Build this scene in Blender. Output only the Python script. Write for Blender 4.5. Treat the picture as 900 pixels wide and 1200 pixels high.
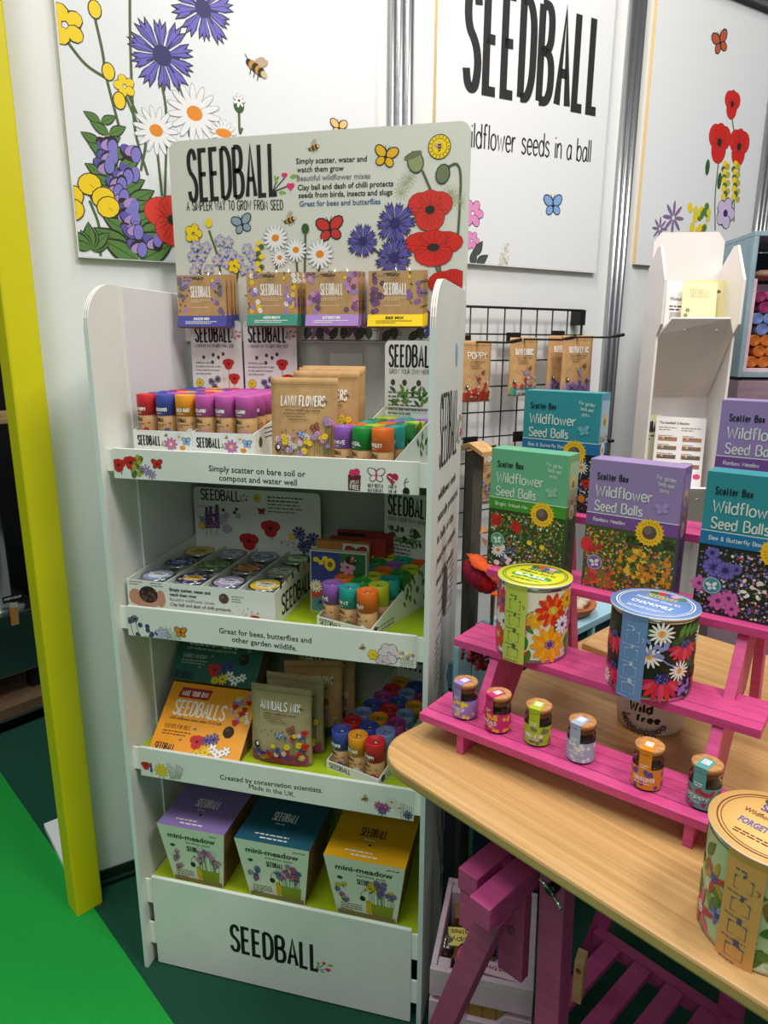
import bpy, math, random
from mathutils import Vector as V, Matrix
random.seed(7)
PI = math.pi
for o in list(bpy.data.objects): bpy.data.objects.remove(o)
S = bpy.context.scene
COL = S.collection

# ------------------------------------------------------------------ camera, world, lights
FPX = 807.524
CAM = V((0.78932, -1.07523, 1.32150))
CF = V((-0.23349, 0.94262, -0.23865)); CR = V((0.97039, 0.24150, 0.00445)); CU = V((-0.06182, 0.23055, 0.97110))
cd = bpy.data.cameras.new('camera'); cam = bpy.data.objects.new('camera', cd); COL.objects.link(cam)
cd.sensor_fit = 'VERTICAL'; cd.sensor_height = 24.0; cd.lens = FPX / 1200 * 24.0; cd.clip_start = 0.02
cam.matrix_world = Matrix(((CR.x, CU.x, -CF.x, CAM.x), (CR.y, CU.y, -CF.y, CAM.y), (CR.z, CU.z, -CF.z, CAM.z), (0, 0, 0, 1)))
S.camera = cam

w = bpy.data.worlds.new('hall'); S.world = w; w.use_nodes = True
bg = w.node_tree.nodes['Background']; bg.inputs[0].default_value = (0.90, 0.97, 1.0, 1); bg.inputs[1].default_value = 0.17

def area(name, loc, target, size, power, color, sy=None):
    l = bpy.data.lights.new(name, 'AREA'); l.energy = power; l.color = color; l.size = size
    if sy: l.shape = 'RECTANGLE'; l.size_y = sy
    o = bpy.data.objects.new(name, l); COL.objects.link(o); o.location = loc
    o.rotation_euler = (V(target) - V(loc)).to_track_quat('-Z', 'Y').to_euler(); return o
area('hall_light', (0.3, -1.35, 4.2), (0.45, 0.3, 0.7), 1.1, 50, (1.0, 0.98, 0.94))
area('hall_light', (-1.7, -0.9, 4.2), (0.1, 0.3, 0.8), 1.4, 36, (0.80, 0.95, 1.0))
area('hall_light', (2.4, -1.0, 4.1), (1.2, 0.8, 0.9), 0.9, 78, (1.0, 0.92, 0.87))
area('hall_light', (1.0, -4.2, 3.6), (0.9, 0.0, 0.3), 1.2, 24, (1.0, 0.97, 0.95))
area('booth_spot', (0.55, 0.25, 3.0), (1.55, 1.35, 1.35), 0.25, 17, (1.0, 0.86, 0.80))
area('stand_spot', (1.35, 0.1, 2.7), (1.0, 0.1, 0.8), 0.16, 8, (1.0, 0.93, 0.84))
S.view_settings.view_transform = 'Standard'; S.view_settings.look = 'None'
S.view_settings.exposure = -0.15; S.view_settings.gamma = 1.0; S.view_settings.use_curve_mapping = False

# ------------------------------------------------------------------ photo geometry on real planes
def ray(x, y): return CR * ((x - 450) / FPX) - CU * ((y - 600) / FPX) + CF
def onpl(x, y, P, n):
    d = ray(x, y); return CAM + d * ((V(P) - CAM).dot(n) / d.dot(n))
def onz(x, y, z): return onpl(x, y, (0, 0, z), V((0, 0, 1)))
def fr(deg):  # local frame: x to the right, y away from the viewer
    a = math.radians(deg); return V((math.cos(a), math.sin(a), 0)), V((-math.sin(a), math.cos(a), 0))
ZU = V((0, 0, 1))
WANG = 44.02; WD, WB = fr(WANG); WN = -WB; WP = V((-0.209, 0.191, 0))      # the booth wall
RANG = -23.317; RD, RB = fr(RANG); RO = V((0.61806, -0.15922, 0))          # the stepped pink riser
TANG = -33.2; TD, TB = fr(TANG); TO = V((0.588, -0.158, 0))                # the table
TZ = 0.74
def wl(s, o, z): return WP + WD * s + WN * o + ZU * z
def rs(u, v, z): return RO + RD * u + RB * v + ZU * z
def tb(u, v, z): return TO + TD * u + TB * v + ZU * z

# ------------------------------------------------------------------ materials
def lin(c): return c / 12.92 if c <= 0.04045 else ((c + 0.055) / 1.055) ** 2.4
def hexc(h):
    h = h.lstrip('#'); return tuple(lin(int(h[i:i + 2], 16) / 255) for i in (0, 2, 4)) + (1,)
_m = {}
def C(h, rough=0.55, metal=0.0, spec=0.4):
    k = (h, rough, metal)
    if k in _m: return _m[k]
    m = bpy.data.materials.new('paint_' + h.strip('#')); m.use_nodes = True
    b = m.node_tree.nodes['Principled BSDF']; b.inputs['Base Color'].default_value = hexc(h)
    b.inputs['Roughness'].default_value = rough; b.inputs['Metallic'].default_value = metal
    b.inputs['Specular IOR Level'].default_value = spec
    _m[k] = m; return m
def NZ(name, h1, h2, scale=30, stretch=(1, 1, 1), rough=0.6, bump=0.0, detail=4, lo=0.35, hi=0.65, rot=0.0, bscale=None, dist=0.002):
    """noise-mixed surface with optional bump, in object coordinates"""
    if name in _m: return _m[name]
    m = bpy.data.materials.new(name); m.use_nodes = True; nt = m.node_tree; b = nt.nodes['Principled BSDF']
    tc = nt.nodes.new('ShaderNodeTexCoord'); mp = nt.nodes.new('ShaderNodeMapping'); mp.inputs['Scale'].default_value = stretch
    mp.inputs['Rotation'].default_value = (0, 0, rot)
    n = nt.nodes.new('ShaderNodeTexNoise'); n.inputs['Scale'].default_value = scale; n.inputs['Detail'].default_value = detail
    r = nt.nodes.new('ShaderNodeValToRGB'); r.color_ramp.elements[0].position = lo; r.color_ramp.elements[1].position = hi
    r.color_ramp.elements[0].color = hexc(h1); r.color_ramp.elements[1].color = hexc(h2)
    L = nt.links.new
    L(tc.outputs['Object'], mp.inputs[0]); L(mp.outputs[0], n.inputs['Vector']); L(n.outputs['Fac'], r.inputs[0]); L(r.outputs[0], b.inputs['Base Color'])
    b.inputs['Roughness'].default_value = rough
    if bump:
        bn = nt.nodes.new('ShaderNodeBump'); bn.inputs['Strength'].default_value = bump; bn.inputs['Distance'].default_value = dist
        if bscale:
            n2 = nt.nodes.new('ShaderNodeTexNoise'); n2.inputs['Scale'].default_value = bscale; L(mp.outputs[0], n2.inputs['Vector']); L(n2.outputs['Fac'], bn.inputs['Height'])
        else: L(n.outputs['Fac'], bn.inputs['Height'])
        L(bn.outputs[0], b.inputs['Normal'])
    _m[name] = m; return m
def glassmat():
    m = bpy.data.materials.new('clear_glass'); m.use_nodes = True; b = m.node_tree.nodes['Principled BSDF']
    b.inputs['Transmission Weight'].default_value = 1.0; b.inputs['Roughness'].default_value = 0.03; b.inputs['IOR'].default_value = 1.25
    return m
GLASS = glassmat()
WALL = NZ('white_wall_panel', '#dfe4e4', '#e6eaea', 3, rough=0.45)
CARD = NZ('white_corrugated_card', '#e1e7de', '#e8ece4', 12, rough=0.55, bump=0.03, bscale=60)
CARDIN = C('#dfe3e2'); CARDBACK = NZ('grey_card_back', '#a9aba4', '#b4b6af', 5, rough=0.7)
EDGE = C('#a98f70', 0.8)
KRAFT = NZ('kraft_paper', '#b78f5c', '#c39b68', 60, rough=0.75, bump=0.04)
KRAFTD = C('#8b6238', 0.8)
LIME = NZ('lime_card', '#9cb414', '#a6be1c', 8, rough=0.5)
GREEN = NZ('bright_green_carpet', '#07922f', '#0a9d38', 400, rough=0.95, bump=0.25, dist=0.001)
DGREEN = NZ('dark_green_carpet', '#053f2c', '#074a34', 400, rough=0.95, bump=0.3, dist=0.001)
YELLOW = NZ('yellow_vinyl', '#d5cb00', '#dbd204', 4, rough=0.45)
PINK = NZ('pink_painted_wood', '#c8437f', '#d34f8c', 14, (1, 9, 9), rough=0.5, bump=0.08, bscale=40)
PINKD = NZ('magenta_painted_wood', '#b23f78', '#bd4a83', 14, (1, 6, 6), rough=0.55, bump=0.08, bscale=40)
ALU = C('#a9aeb0', 0.28, 0.9)
STEEL = C('#b9bcbb', 0.22, 1.0); CHROME = C('#d5d8d8', 0.12, 1.0)
BLACK = C('#161616', 0.5); INK = C('#1c1c1c', 0.6); WHITE = C('#f3f3ee', 0.5); CREAM = C('#e9eedd', 0.5); BLK = C('#0b0c0c', 0.6)
CORK = NZ('cork', '#a9713c', '#cd9860', 90, rough=0.85, bump=0.2)
BLUEW = NZ('pale_blue_painted_wood', '#8fc0d3', '#a3cede', 10, (1, 1, 8), rough=0.6, bump=0.05)
GREYBLUE = NZ('grey_blue_painted_wood', '#7d98a3', '#8ba5b0', 12, (6, 6, 1), rough=0.65, bump=0.1)
LILACW = NZ('lilac_painted_wood', '#cdb4c1', '#d8c0cb', 14, (1, 6, 6), rough=0.65, bump=0.1)
MAUVE = NZ('mauve_painted_wood', '#8b7380', '#94808c', 12, (1, 1, 8), rough=0.65, bump=0.1)
OLDWOOD = NZ('weathered_wood', '#47473d', '#565447', 30, (8, 8, 1), rough=0.8, bump=0.2)
PALEW = NZ('pale_wood', '#c79a62', '#d8b27c', 14, (1, 9, 9), rough=0.6, bump=0.05)
TERRA = NZ('terracotta', '#a85f38', '#b96e45', 30, rough=0.8)
def bamboo():
    m = bpy.data.materials.new('bamboo_laminate'); m.use_nodes = True; nt = m.node_tree; b = nt.nodes['Principled BSDF']; L = nt.links.new
    tc = nt.nodes.new('ShaderNodeTexCoord'); mp = nt.nodes.new('ShaderNodeMapping'); mp.inputs['Scale'].default_value = (0.8, 46, 1)
    n = nt.nodes.new('ShaderNodeTexNoise'); n.inputs['Scale'].default_value = 1.6; n.inputs['Detail'].default_value = 2
    mp2 = nt.nodes.new('ShaderNodeMapping'); mp2.inputs['Scale'].default_value = (5, 420, 1)
    n2 = nt.nodes.new('ShaderNodeTexNoise'); n2.inputs['Scale'].default_value = 1.0; n2.inputs['Detail'].default_value = 3
    mx = nt.nodes.new('ShaderNodeMix'); mx.data_type = 'FLOAT'; mx.inputs[0].default_value = 0.42
    r = nt.nodes.new('ShaderNodeValToRGB'); e = r.color_ramp.elements; e[0].position = 0.3; e[0].color = hexc('#b48a55'); e[1].position = 0.7; e[1].color = hexc('#dab680')
    e2 = e.new(0.5); e2.color = hexc('#c89e64')
    L(tc.outputs['Object'], mp.inputs[0]); L(tc.outputs['Object'], mp2.inputs[0]); L(mp.outputs[0], n.inputs['Vector']); L(mp2.outputs[0], n2.inputs['Vector'])
    L(n.outputs['Fac'], mx.inputs[2]); L(n2.outputs['Fac'], mx.inputs[3]); L(mx.outputs[0], r.inputs[0]); L(r.outputs[0], b.inputs['Base Color'])
    b.inputs['Roughness'].default_value = 0.38
    return m
BAMBOO = bamboo()

# ------------------------------------------------------------------ mesh builder
WM = {}
class MB:
    def __init__(s, xf=None): s.v = []; s.f = []; s.mi = []; s.sm = []; s.mats = []; s.xf = xf
    def m(s, mat):
        if mat not in s.mats: s.mats.append(mat)
        return s.mats.index(mat)
    def av(s, p):
        p = V(p); s.v.append(s.xf @ p if s.xf else p); return len(s.v) - 1
    def face(s, idx, mat, smooth=False): s.f.append(tuple(idx)); s.mi.append(s.m(mat)); s.sm.append(smooth)
    def poly(s, pts, mat, smooth=False): s.face([s.av(p) for p in pts], mat, smooth)
    def box(s, o, x, y, z, mat, mats=None):
        """o corner, x y z edge vectors (right-handed); mats: dict face->material for -x +x -y +y -z +z"""
        o = V(o); x = V(x); y = V(y); z = V(z); mats = mats or {}
        i = [s.av(o + x * a + y * b + z * c) for c in (0, 1) for b in (0, 1) for a in (0, 1)]
        for k, q in (('-z', (0, 2, 3, 1)), ('+z', (4, 5, 7, 6)), ('-y', (0, 1, 5, 4)), ('+y', (2, 6, 7, 3)), ('-x', (0, 4, 6, 2)), ('+x', (1, 3, 7, 5))):
            s.face([i[j] for j in q], mats.get(k, mat))
    def abox(s, x0, x1, y0, y1, z0, z1, mat, mats=None): s.box((x0, y0, z0), (x1 - x0, 0, 0), (0, y1 - y0, 0), (0, 0, z1 - z0), mat, mats)
    def prism(s, pts, d, mat, side=None, back=None):
        """closed outline pts (3D, counter-clockwise seen from the -d side), extruded along d"""
        d = V(d); a = [s.av(p) for p in pts]; b = [s.av(V(p) + d) for p in pts]; n = len(pts)
        s.face(a, mat); s.face(b[::-1], back or mat)
        for i in range(n): s.face((a[i], b[i], b[(i + 1) % n], a[(i + 1) % n]), side or mat)
    def lathe(s, prof, c=(0, 0, 0), seg=28, mat=None, smooth=True, mats=None):
        c = V(c); rings = []
        for r, z in prof:
            if r < 1e-6: rings.append([s.av(c + V((0, 0, z)))])
            else: rings.append([s.av(c + V((r * math.cos(2 * PI * k / seg), r * math.sin(2 * PI * k / seg), z))) for k in range(seg)])
        for i in range(len(rings) - 1):
            A, B = rings[i], rings[i + 1]; mm = mats[i] if mats else mat
            for k in range(seg):
                k2 = (k + 1) % seg
                if len(A) == 1 and len(B) == 1: continue
                if len(A) == 1: s.face((A[0], B[k2], B[k]), mm, smooth)
                elif len(B) == 1: s.face((A[k], A[k2], B[0]), mm, smooth)
                else: s.face((A[k], A[k2], B[k2], B[k]), mm, smooth)
    def tube(s, pts, r, mat, seg=8, caps=True, r1=None):
        pts = [V(p) for p in pts]; n = len(pts); rings = []; up = None
        for i, p in enumerate(pts):
            t = (pts[min(i + 1, n - 1)] - pts[max(i - 1, 0)]).normalized()
            if up is None: up = t.orthogonal().normalized()
            up = (up - t * up.dot(t)).normalized(); sd = t.cross(up)
            rr = r if r1 is None else r + (r1 - r) * i / (n - 1)
            rings.append([s.av(p + (up * math.cos(2 * PI * k / seg) + sd * math.sin(2 * PI * k / seg)) * rr) for k in range(seg)])
        for i in range(n - 1):
            for k in range(seg):
                k2 = (k + 1) % seg; s.face((rings[i][k], rings[i][k2], rings[i + 1][k2], rings[i + 1][k]), mat, True)
        if caps: s.face(rings[0][::-1], mat); s.face(rings[-1], mat)
    def ball(s, c, r, mat, seg=12, rings=7, sq=(1, 1, 1), jit=0):
        c = V(c); R = []
        for i in range(rings + 1):
            th = PI * i / rings
            if i in (0, rings): R.append([s.av(c + V((0, 0, math.cos(th) * r * sq[2])))]); continue
            R.append([s.av(c + V((math.sin(th) * math.cos(2 * PI * k / seg) * sq[0], math.sin(th) * math.sin(2 * PI * k / seg) * sq[1], math.cos(th) * sq[2])) * (r * (1 + random.uniform(-jit, jit)))) for k in range(seg)])
        for i in range(rings):
            A, B = R[i], R[i + 1]
            for k in range(seg):
                k2 = (k + 1) % seg
                if len(A) == 1: s.face((A[0], B[k], B[k2]), mat, True)
                elif len(B) == 1: s.face((A[k], B[0], A[k2]), mat, True)
                else: s.face((A[k], B[k], B[k2], A[k2]), mat, True)
    def beam(s, a, b, wv, tv, mat):
        """bar from a to b; wv, tv cross-section vectors, centred"""
        a = V(a); b = V(b); wv = V(wv); tv = V(tv); s.box(a - wv / 2 - tv / 2, wv, tv, b - a, mat) if wv.cross(tv).dot(b - a) > 0 else s.box(a - wv / 2 - tv / 2, tv, wv, b - a, mat)
    def build(s, name, parent=None, bevel=0.0, seg=2):
        inv = WM[parent.name].inverted() if parent else None
        me = bpy.data.meshes.new(name); me.from_pydata([tuple(inv @ p) if inv else tuple(p) for p in s.v], [], s.f)
        for m in s.mats: me.materials.append(m)
        me.polygons.foreach_set('material_index', s.mi); me.polygons.foreach_set('use_smooth', s.sm); me.update()
        o = bpy.data.objects.new(name, me); COL.objects.link(o)
        if parent: o.parent = parent; WM[o.name] = WM[parent.name].copy()
        else: WM[o.name] = Matrix()
        if bevel:
            b = o.modifiers.new('bevel', 'BEVEL'); b.width = bevel; b.segments = seg; b.limit_method = 'ANGLE'; b.angle_limit = 0.7
        return o

def thing(name, label, cat, loc=(0, 0, 0), rz=0.0, group=None):
    o = bpy.data.objects.new(name, None); COL.objects.link(o); o.empty_display_size = 0.03
    o.location = loc; o.rotation_euler = (0, 0, rz); WM[o.name] = Matrix.Translation(V(loc)) @ Matrix.Rotation(rz, 4, 'Z')
    o['label'] = label; o['category'] = cat
    if group: o['group'] = group
    return o
def tag(o, label, cat, group=None):
    o['label'] = label; o['category'] = cat
    if group: o['group'] = group
    return o
def move_origin(o, loc, rz=0.0):
    """give a one-mesh thing its origin at its base"""
    M = Matrix.Translation(V(loc)) @ Matrix.Rotation(rz, 4, 'Z'); o.data.transform(M.inverted()); o.location = loc; o.rotation_euler = (0, 0, rz); return o
def dup(root, loc, rz, label, group=None):
    kids = list(root.children)
    r = root.copy(); COL.objects.link(r); r.location = loc; r.rotation_euler = (0, 0, rz); r['label'] = label
    if group: r['group'] = group
    for ch in kids:
        c = ch.copy(); COL.objects.link(c); c.parent = r
        for g in ch.children:
            d = g.copy(); COL.objects.link(d); d.parent = c
    return r
def struct(o): o['kind'] = 'structure'; return o

# ------------------------------------------------------------------ lettering
G = {
 'A': (6, '0,0 3,10 6,0|1.1,3.4 4.9,3.4'), 'B': (6, '0,0 0,10|~0,10 3.6,9.9 5.2,8.8 5.2,6.6 3.6,5.5 0,5.3|~0,5.3 4,5.1 5.9,3.9 5.9,1.5 4,.2 0,0'),
 'C': (5.6, '~5.6,8.2 4.6,9.8 2.2,10 .4,8.3 0,5 .4,1.7 2.2,0 4.6,.2 5.6,1.8'), 'D': (6, '0,0 0,10|~0,10 3.4,9.8 5.6,8 6,5 5.6,2 3.4,.2 0,0'),
 'E': (5, '5,10 0,10 0,0 5,0|0,5.2 4.3,5.2'), 'F': (5, '5,10 0,10 0,0|0,5.2 4.2,5.2'),
 'G': (6, '~5.6,8.2 4.4,9.9 2,9.9 .3,8 0,5 .3,2 2,0 4.6,.1 5.8,1.6 5.8,4.6|5.9,4.6 3.4,4.6'), 'H': (6, '0,0 0,10|6,0 6,10|0,5.2 6,5.2'),
 'I': (0.6, '.3,0 .3,10'), 'J': (4.5, '~4.4,10 4.4,2.4 3.6,.4 1.8,0 .2,1.6'), 'K': (5.6, '0,0 0,10|5.4,10 .2,4.8 5.6,0'), 'L': (4.6, '0,10 0,0 4.6,0'),
 'M': (7.4, '0,0 .5,10 3.7,2.5 6.9,10 7.4,0'), 'N': (6, '0,0 0,10 6,0 6,10'), 'O': (6, '~3,10 .7,8.6 0,5 .7,1.4 3,0 5.3,1.4 6,5 5.3,8.6 3,10'),
 'P': (5.6, '0,0 0,10|~0,10 3.6,9.9 5.4,8.6 5.4,6.2 3.6,4.9 0,4.6'), 'Q': (6, '~3,10 .7,8.6 0,5 .7,1.4 3,0 5.3,1.4 6,5 5.3,8.6 3,10|4,2 6.2,-.6'),
 'R': (5.8, '0,0 0,10|~0,10 3.6,9.9 5.4,8.6 5.4,6.4 3.6,5.2 0,5|2.8,5 5.8,0'),
 'S': (5.6, '~5.4,8.2 4.4,9.8 2.4,10 .7,9 .4,7.2 1.4,5.8 3.4,4.9 5,3.8 5.6,2.2 4.6,.4 2.6,0 .9,.5 0,1.9'),
 'T': (5.6, '0,10 5.6,10|2.8,10 2.8,0'), 'U': (6, '~0,10 0,3 .8,.8 3,0 5.2,.8 6,3 6,10'), 'V': (6, '0,10 3,0 6,10'), 'W': (8.6, '0,10 2,0 4.3,8 6.6,0 8.6,10'),
 'X': (6, '0,0 6,10|0,10 6,0'), 'Y': (6, '0,10 3,5 6,10|3,5 3,0'), 'Z': (5.6, '0,10 5.6,10 0,0 5.6,0'),
 'a': (4.6, '~4.4,5.2 3,6.4 1.2,5.8 0,3.4 .6,.8 2,0 3.6,1 4.4,3.2|4.5,6.4 4.5,1 5,0'), 'b': (4.8, '0,10 0,0|~0,3.8 1.4,6.2 3.2,6.4 4.6,4.8 4.6,1.8 3.2,.1 1.4,.2 0,1.8'),
 'c': (4.2, '~4.2,5.4 2.8,6.5 1,5.8 0,3.2 1,.6 2.8,0 4.2,1'), 'd': (4.8, '4.8,10 4.8,0|~4.8,3.8 3.4,6.2 1.6,6.4 .1,4.8 .1,1.8 1.6,.1 3.4,.3 4.8,2'),
 'e': (4.6, '~.1,3.4 4.5,3.6 3.9,5.8 2.2,6.5 .6,5.6 0,3 1,.5 2.8,0 4.4,1'), 'f': (3.6, '~3.6,9.4 2.6,10 1.5,9.2 1.4,7 1.4,0|0,6 3.2,6'),
 'g': (4.6, '~4.5,5 3,6.4 1.2,6 .1,3.6 1,1 2.6,.6 4.5,2.4|~4.5,6.4 4.5,-1.5 3.2,-3.2 1.2,-3 .2,-2'), 'h': (4.6, '0,10 0,0|~0,3.6 1.4,6 3.2,6.4 4.5,5 4.6,0'),
 'i': (.6, '.3,6.4 .3,0|.3,9 .3,8.4'), 'j': (2, '~1.6,6.4 1.6,-2 0,-3|1.6,9 1.6,8.4'), 'k': (4.2, '0,10 0,0|4,6.2 .2,2.6 4.2,0'), 'l': (.6, '.3,10 .3,0'),
 'm': (7, '0,6.4 0,0|~0,4 1,6 2.4,6.4 3.4,5 3.5,0|~3.5,4 4.6,6 6,6.4 7,5 7,0'), 'n': (4.4, '0,6.4 0,0|~0,4 1.4,6 3,6.4 4.3,5 4.4,0'),
 'o': (4.8, '~2.4,6.5 .5,5.4 0,3.2 .5,1 2.4,0 4.3,1 4.8,3.2 4.3,5.4 2.4,6.5'), 'p': (4.8, '0,6.4 0,-3.2|~0,3.8 1.4,6.2 3.2,6.4 4.6,4.8 4.6,1.8 3.2,.1 1.4,.2 0,1.8'),
 'q': (4.8, '4.8,6.4 4.8,-3.2|~4.8,3.8 3.4,6.2 1.6,6.4 .1,4.8 .1,1.8 1.6,.1 3.4,.3 4.8,2'), 'r': (3.2, '0,6.4 0,0|~0,3.6 1.2,5.8 3.2,6.3'),
 's': (4, '~3.8,5.4 2.4,6.5 .7,6 .5,4.5 2,3.5 3.8,2.4 3.8,.8 2,0 0,.9'), 't': (3.2, '~1.4,9 1.4,1.4 2.2,.1 3.2,.4|0,6.4 3,6.4'), 'u': (4.4, '~0,6.4 0,1.8 1,.1 2.6,.1 4.3,2|4.4,6.4 4.4,0'),
 'v': (4.4, '0,6.4 2.2,0 4.4,6.4'), 'w': (6.6, '0,6.4 1.6,0 3.3,5.4 5,0 6.6,6.4'), 'x': (4.4, '0,0 4.4,6.4|0,6.4 4.4,0'), 'y': (4.4, '0,6.4 2.3,.4|4.4,6.4 1.4,-3.2'), 'z': (4.2, '0,6.4 4.2,6.4 0,0 4.2,0'),
 ' ': (3.2, ''), '.': (.8, '.4,.3 .4,-.3'), ',': (1, '.7,.4 .2,-1.4'), '-': (3, '0,4 3,4'), '&': (6, '~6,0 1.4,7 1.4,9 2.8,10 4.2,9 3.8,7 1,4 .2,2 1.4,.2 3.4,.3 5.6,4'), "'": (.6, '.3,10 .3,8'),
 '+': (4, '0,4 4,4|2,2 2,6'), '#': (5, '1,0 2,9|3.4,0 4.4,9|0,3 5,3|.4,6 5.4,6'), '1': (2, '0,8 2,10 2,0'), '0': (5, '~2.5,10 .5,8.6 0,5 .5,1.4 2.5,0 4.5,1.4 5,5 4.5,8.6 2.5,10'),
}
def cr(pts, n=4):
    out = []; P = [V((a, b)) for a, b in pts]; closed = (P[0] - P[-1]).length < 1e-6
    for i in range(len(P) - 1):
        p1, p2 = P[i], P[i + 1]
        p0 = P[i - 1] if i else (P[-2] if closed else p1 * 2 - p2); p3 = P[i + 2] if i + 2 < len(P) else (P[1] if closed else p2 * 2 - p1)
        for k in range(n):
            t = k / n; out.append(tuple(0.5 * ((2 * p1) + (p2 - p0) * t + (2 * p0 - 5 * p1 + 4 * p2 - p3) * t * t + (3 * p1 - p0 - 3 * p2 + p3) * t ** 3)))
    out.append(tuple(P[-1])); return out
GL = {}
for ch, (gw, d) in G.items():
    L_ = []
    for part in d.split('|'):
        if not part: continue
        c = part.startswith('~'); pts = [tuple(float(q) for q in t.split(',')) for t in part.lstrip('~').split()]
        L_.append(cr(pts) if c else pts)
    GL[ch] = (gw, L_)
_ft = {}
def ftext(s_, bold):
    k = (s_, bold)
    if k in _ft: return _ft[k]
    cu = bpy.data.curves.new('lettering', 'FONT'); cu.body = s_; cu.resolution_u = 2; cu.offset = bold; cu.fill_mode = 'FRONT'
    o = bpy.data.objects.new('lettering', cu); me = bpy.data.meshes.new_from_object(o)
    vs = [(v.co.x, v.co.y) for v in me.vertices]; fs = [tuple(p.vertices) for p in me.polygons]
    bpy.data.objects.remove(o); bpy.data.curves.remove(cu); bpy.data.meshes.remove(me)
    xs = [a for a, b in vs] or [0, 1]
    _ft[k] = (vs, fs, min(xs), max(xs)); return _ft[k]

# ------------------------------------------------------------------ printed graphics: thin ink layers lying on a real surface
class Cv:
    def __init__(s, mb, o=None, ux=None, uy=None, off=0.0004, fn=None, step=None):
        step = step or (6e-6 if fn else 2.5e-6)
        s.mb = mb; s.o = V(o) if o is not None else None; s.off = off; s.fn = fn; s.l = 0.0; s.step = step
        if s.o is not None:
            s.ux = V(ux).normalized(); s.uy = V(uy).normalized(); s.n = s.ux.cross(s.uy).normalized()
    def P(s, a, b):
        d = s.off + s.l
        return s.fn(a, b, d) if s.fn else s.o + s.ux * a + s.uy * b + s.n * d
    def px(s, x, y):
        p = onpl(x, y, s.o, s.n) - s.o; return (p.dot(s.ux), p.dot(s.uy))
    def up(s): s.l += s.step
    clip = None
    def cl(s, pts):
        if not s.clip: return pts
        x0, y0, x1, y1 = s.clip
        for ax, lim, sg in ((0, x0, 1), (0, x1, -1), (1, y0, 1), (1, y1, -1)):
            out = []
            for i in range(len(pts)):
                a, b = pts[i - 1], pts[i]; da, db = sg * (a[ax] - lim), sg * (b[ax] - lim)
                if (da < 0) != (db < 0): t = da / (da - db); out.append((a[0] + (b[0] - a[0]) * t, a[1] + (b[1] - a[1]) * t))
                if db >= 0: out.append(b)
            pts = out
            if len(pts) < 3: return []
        return pts
    def poly(s, pts, m, fan=True):
        s.up(); pts = s.cl(pts)
        if not pts: return
        if len(pts) <= 4 and not fan: s.mb.poly([s.P(*p) for p in pts], m); return
        n = len(pts); cx = sum(p[0] for p in pts) / n; cy = sum(p[1] for p in pts) / n
        c = s.mb.av(s.P(cx, cy)); i = [s.mb.av(s.P(*p)) for p in pts]
        ar = sum(pts[k][0] * pts[(k + 1) % n][1] - pts[(k + 1) % n][0] * pts[k][1] for k in range(n))
        for k in range(n):
            t = (c, i[k], i[(k + 1) % n]); s.mb.face(t if ar > 0 else t[::-1], m)
    def rect(s, x0, y0, x1, y1, m, nx=1):
        s.up()
        for k in range(nx):
            a, b = x0 + (x1 - x0) * k / nx, x0 + (x1 - x0) * (k + 1) / nx
            s.mb.poly([s.P(a, y0), s.P(b, y0), s.P(b, y1), s.P(a, y1)], m)
    def quadpx(s, pts, m): s.poly([s.px(*p) for p in pts], m)
    def ell(s, x, y, rx, ry, m, rot=0.0, n=12):
        c, t = math.cos(rot), math.sin(rot)
        s.poly([(x + rx * math.cos(2 * PI * k / n) * c - ry * math.sin(2 * PI * k / n) * t, y + rx * math.cos(2 * PI * k / n) * t + ry * math.sin(2 * PI * k / n) * c) for k in range(n)], m)
    def line(s, pts, w_, m, smooth=False, taper=False):
        if smooth: pts = cr(pts, 5)
        s.up(); n = len(pts); Lf = []; Rt = []
        for i, p in enumerate(pts):
            a = V(pts[max(i - 1, 0)]); b = V(pts[min(i + 1, n - 1)]); P_ = V(p); t = (b - P_).normalized() + (P_ - a).normalized()
            if t.length < 1e-9: t = V((1, 0))
            t.normalize(); q = V((-t.y, t.x)); k = 1.0
            if 0 < i < n - 1:
                t1 = (V(p) - a); t2 = (b - V(p))
                if t1.length > 1e-9 and t2.length > 1e-9: k = min(1.5, 1 / max(0.5, math.sqrt(max(0, (1 + t1.normalized().dot(t2.normalized())) / 2))))
            ww = w_ / 2 * k * ((1 - 0.7 * i / (n - 1)) if taper else 1)
            Lf.append((p[0] + q.x * ww, p[1] + q.y * ww)); Rt.append((p[0] - q.x * ww, p[1] - q.y * ww))
        if s.clip:
            for i in range(n - 1):
                q = s.cl([Rt[i], Rt[i + 1], Lf[i + 1], Lf[i]])
                if q: s.mb.poly([s.P(*p) for p in q], m)
            return
        A = [s.mb.av(s.P(*p)) for p in Lf]; B = [s.mb.av(s.P(*p)) for p in Rt]
        for i in range(n - 1): s.mb.face((B[i], B[i + 1], A[i + 1], A[i]), m)
    def sw(s, t, gap=1.9): return sum(GL[c][0] for c in t) + gap * (len(t) - 1)
    def stroke(s, t, x, y, w_, h, m, th, slope=0.0, gap=1.9):
        """hand-lettered caps / script: text t fitted to width w_, height h"""
        if not t.strip(): return
        n = len(t); g = th * 1.0 + (gap * .22) * w_ / s.sw(t, gap); kx = max(1e-6, (w_ - (n - 1) * g - th) / sum(GL[c][0] for c in t)); cx = x + th / 2; ky = (h - th) / 10; y += th / 2
        if kx < .45 * w_ / s.sw(t, gap): kx = w_ / s.sw(t, gap); g = gap * kx
        for ch in t:
            gw, Ls = GL[ch]
            for L_ in Ls: s.line([(cx + a * kx, y + slope * (cx + a * kx - x) + b * ky) for a, b in L_], th, m); s.l -= s.step
            cx += gw * kx + g
        s.up(); s.up()
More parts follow.
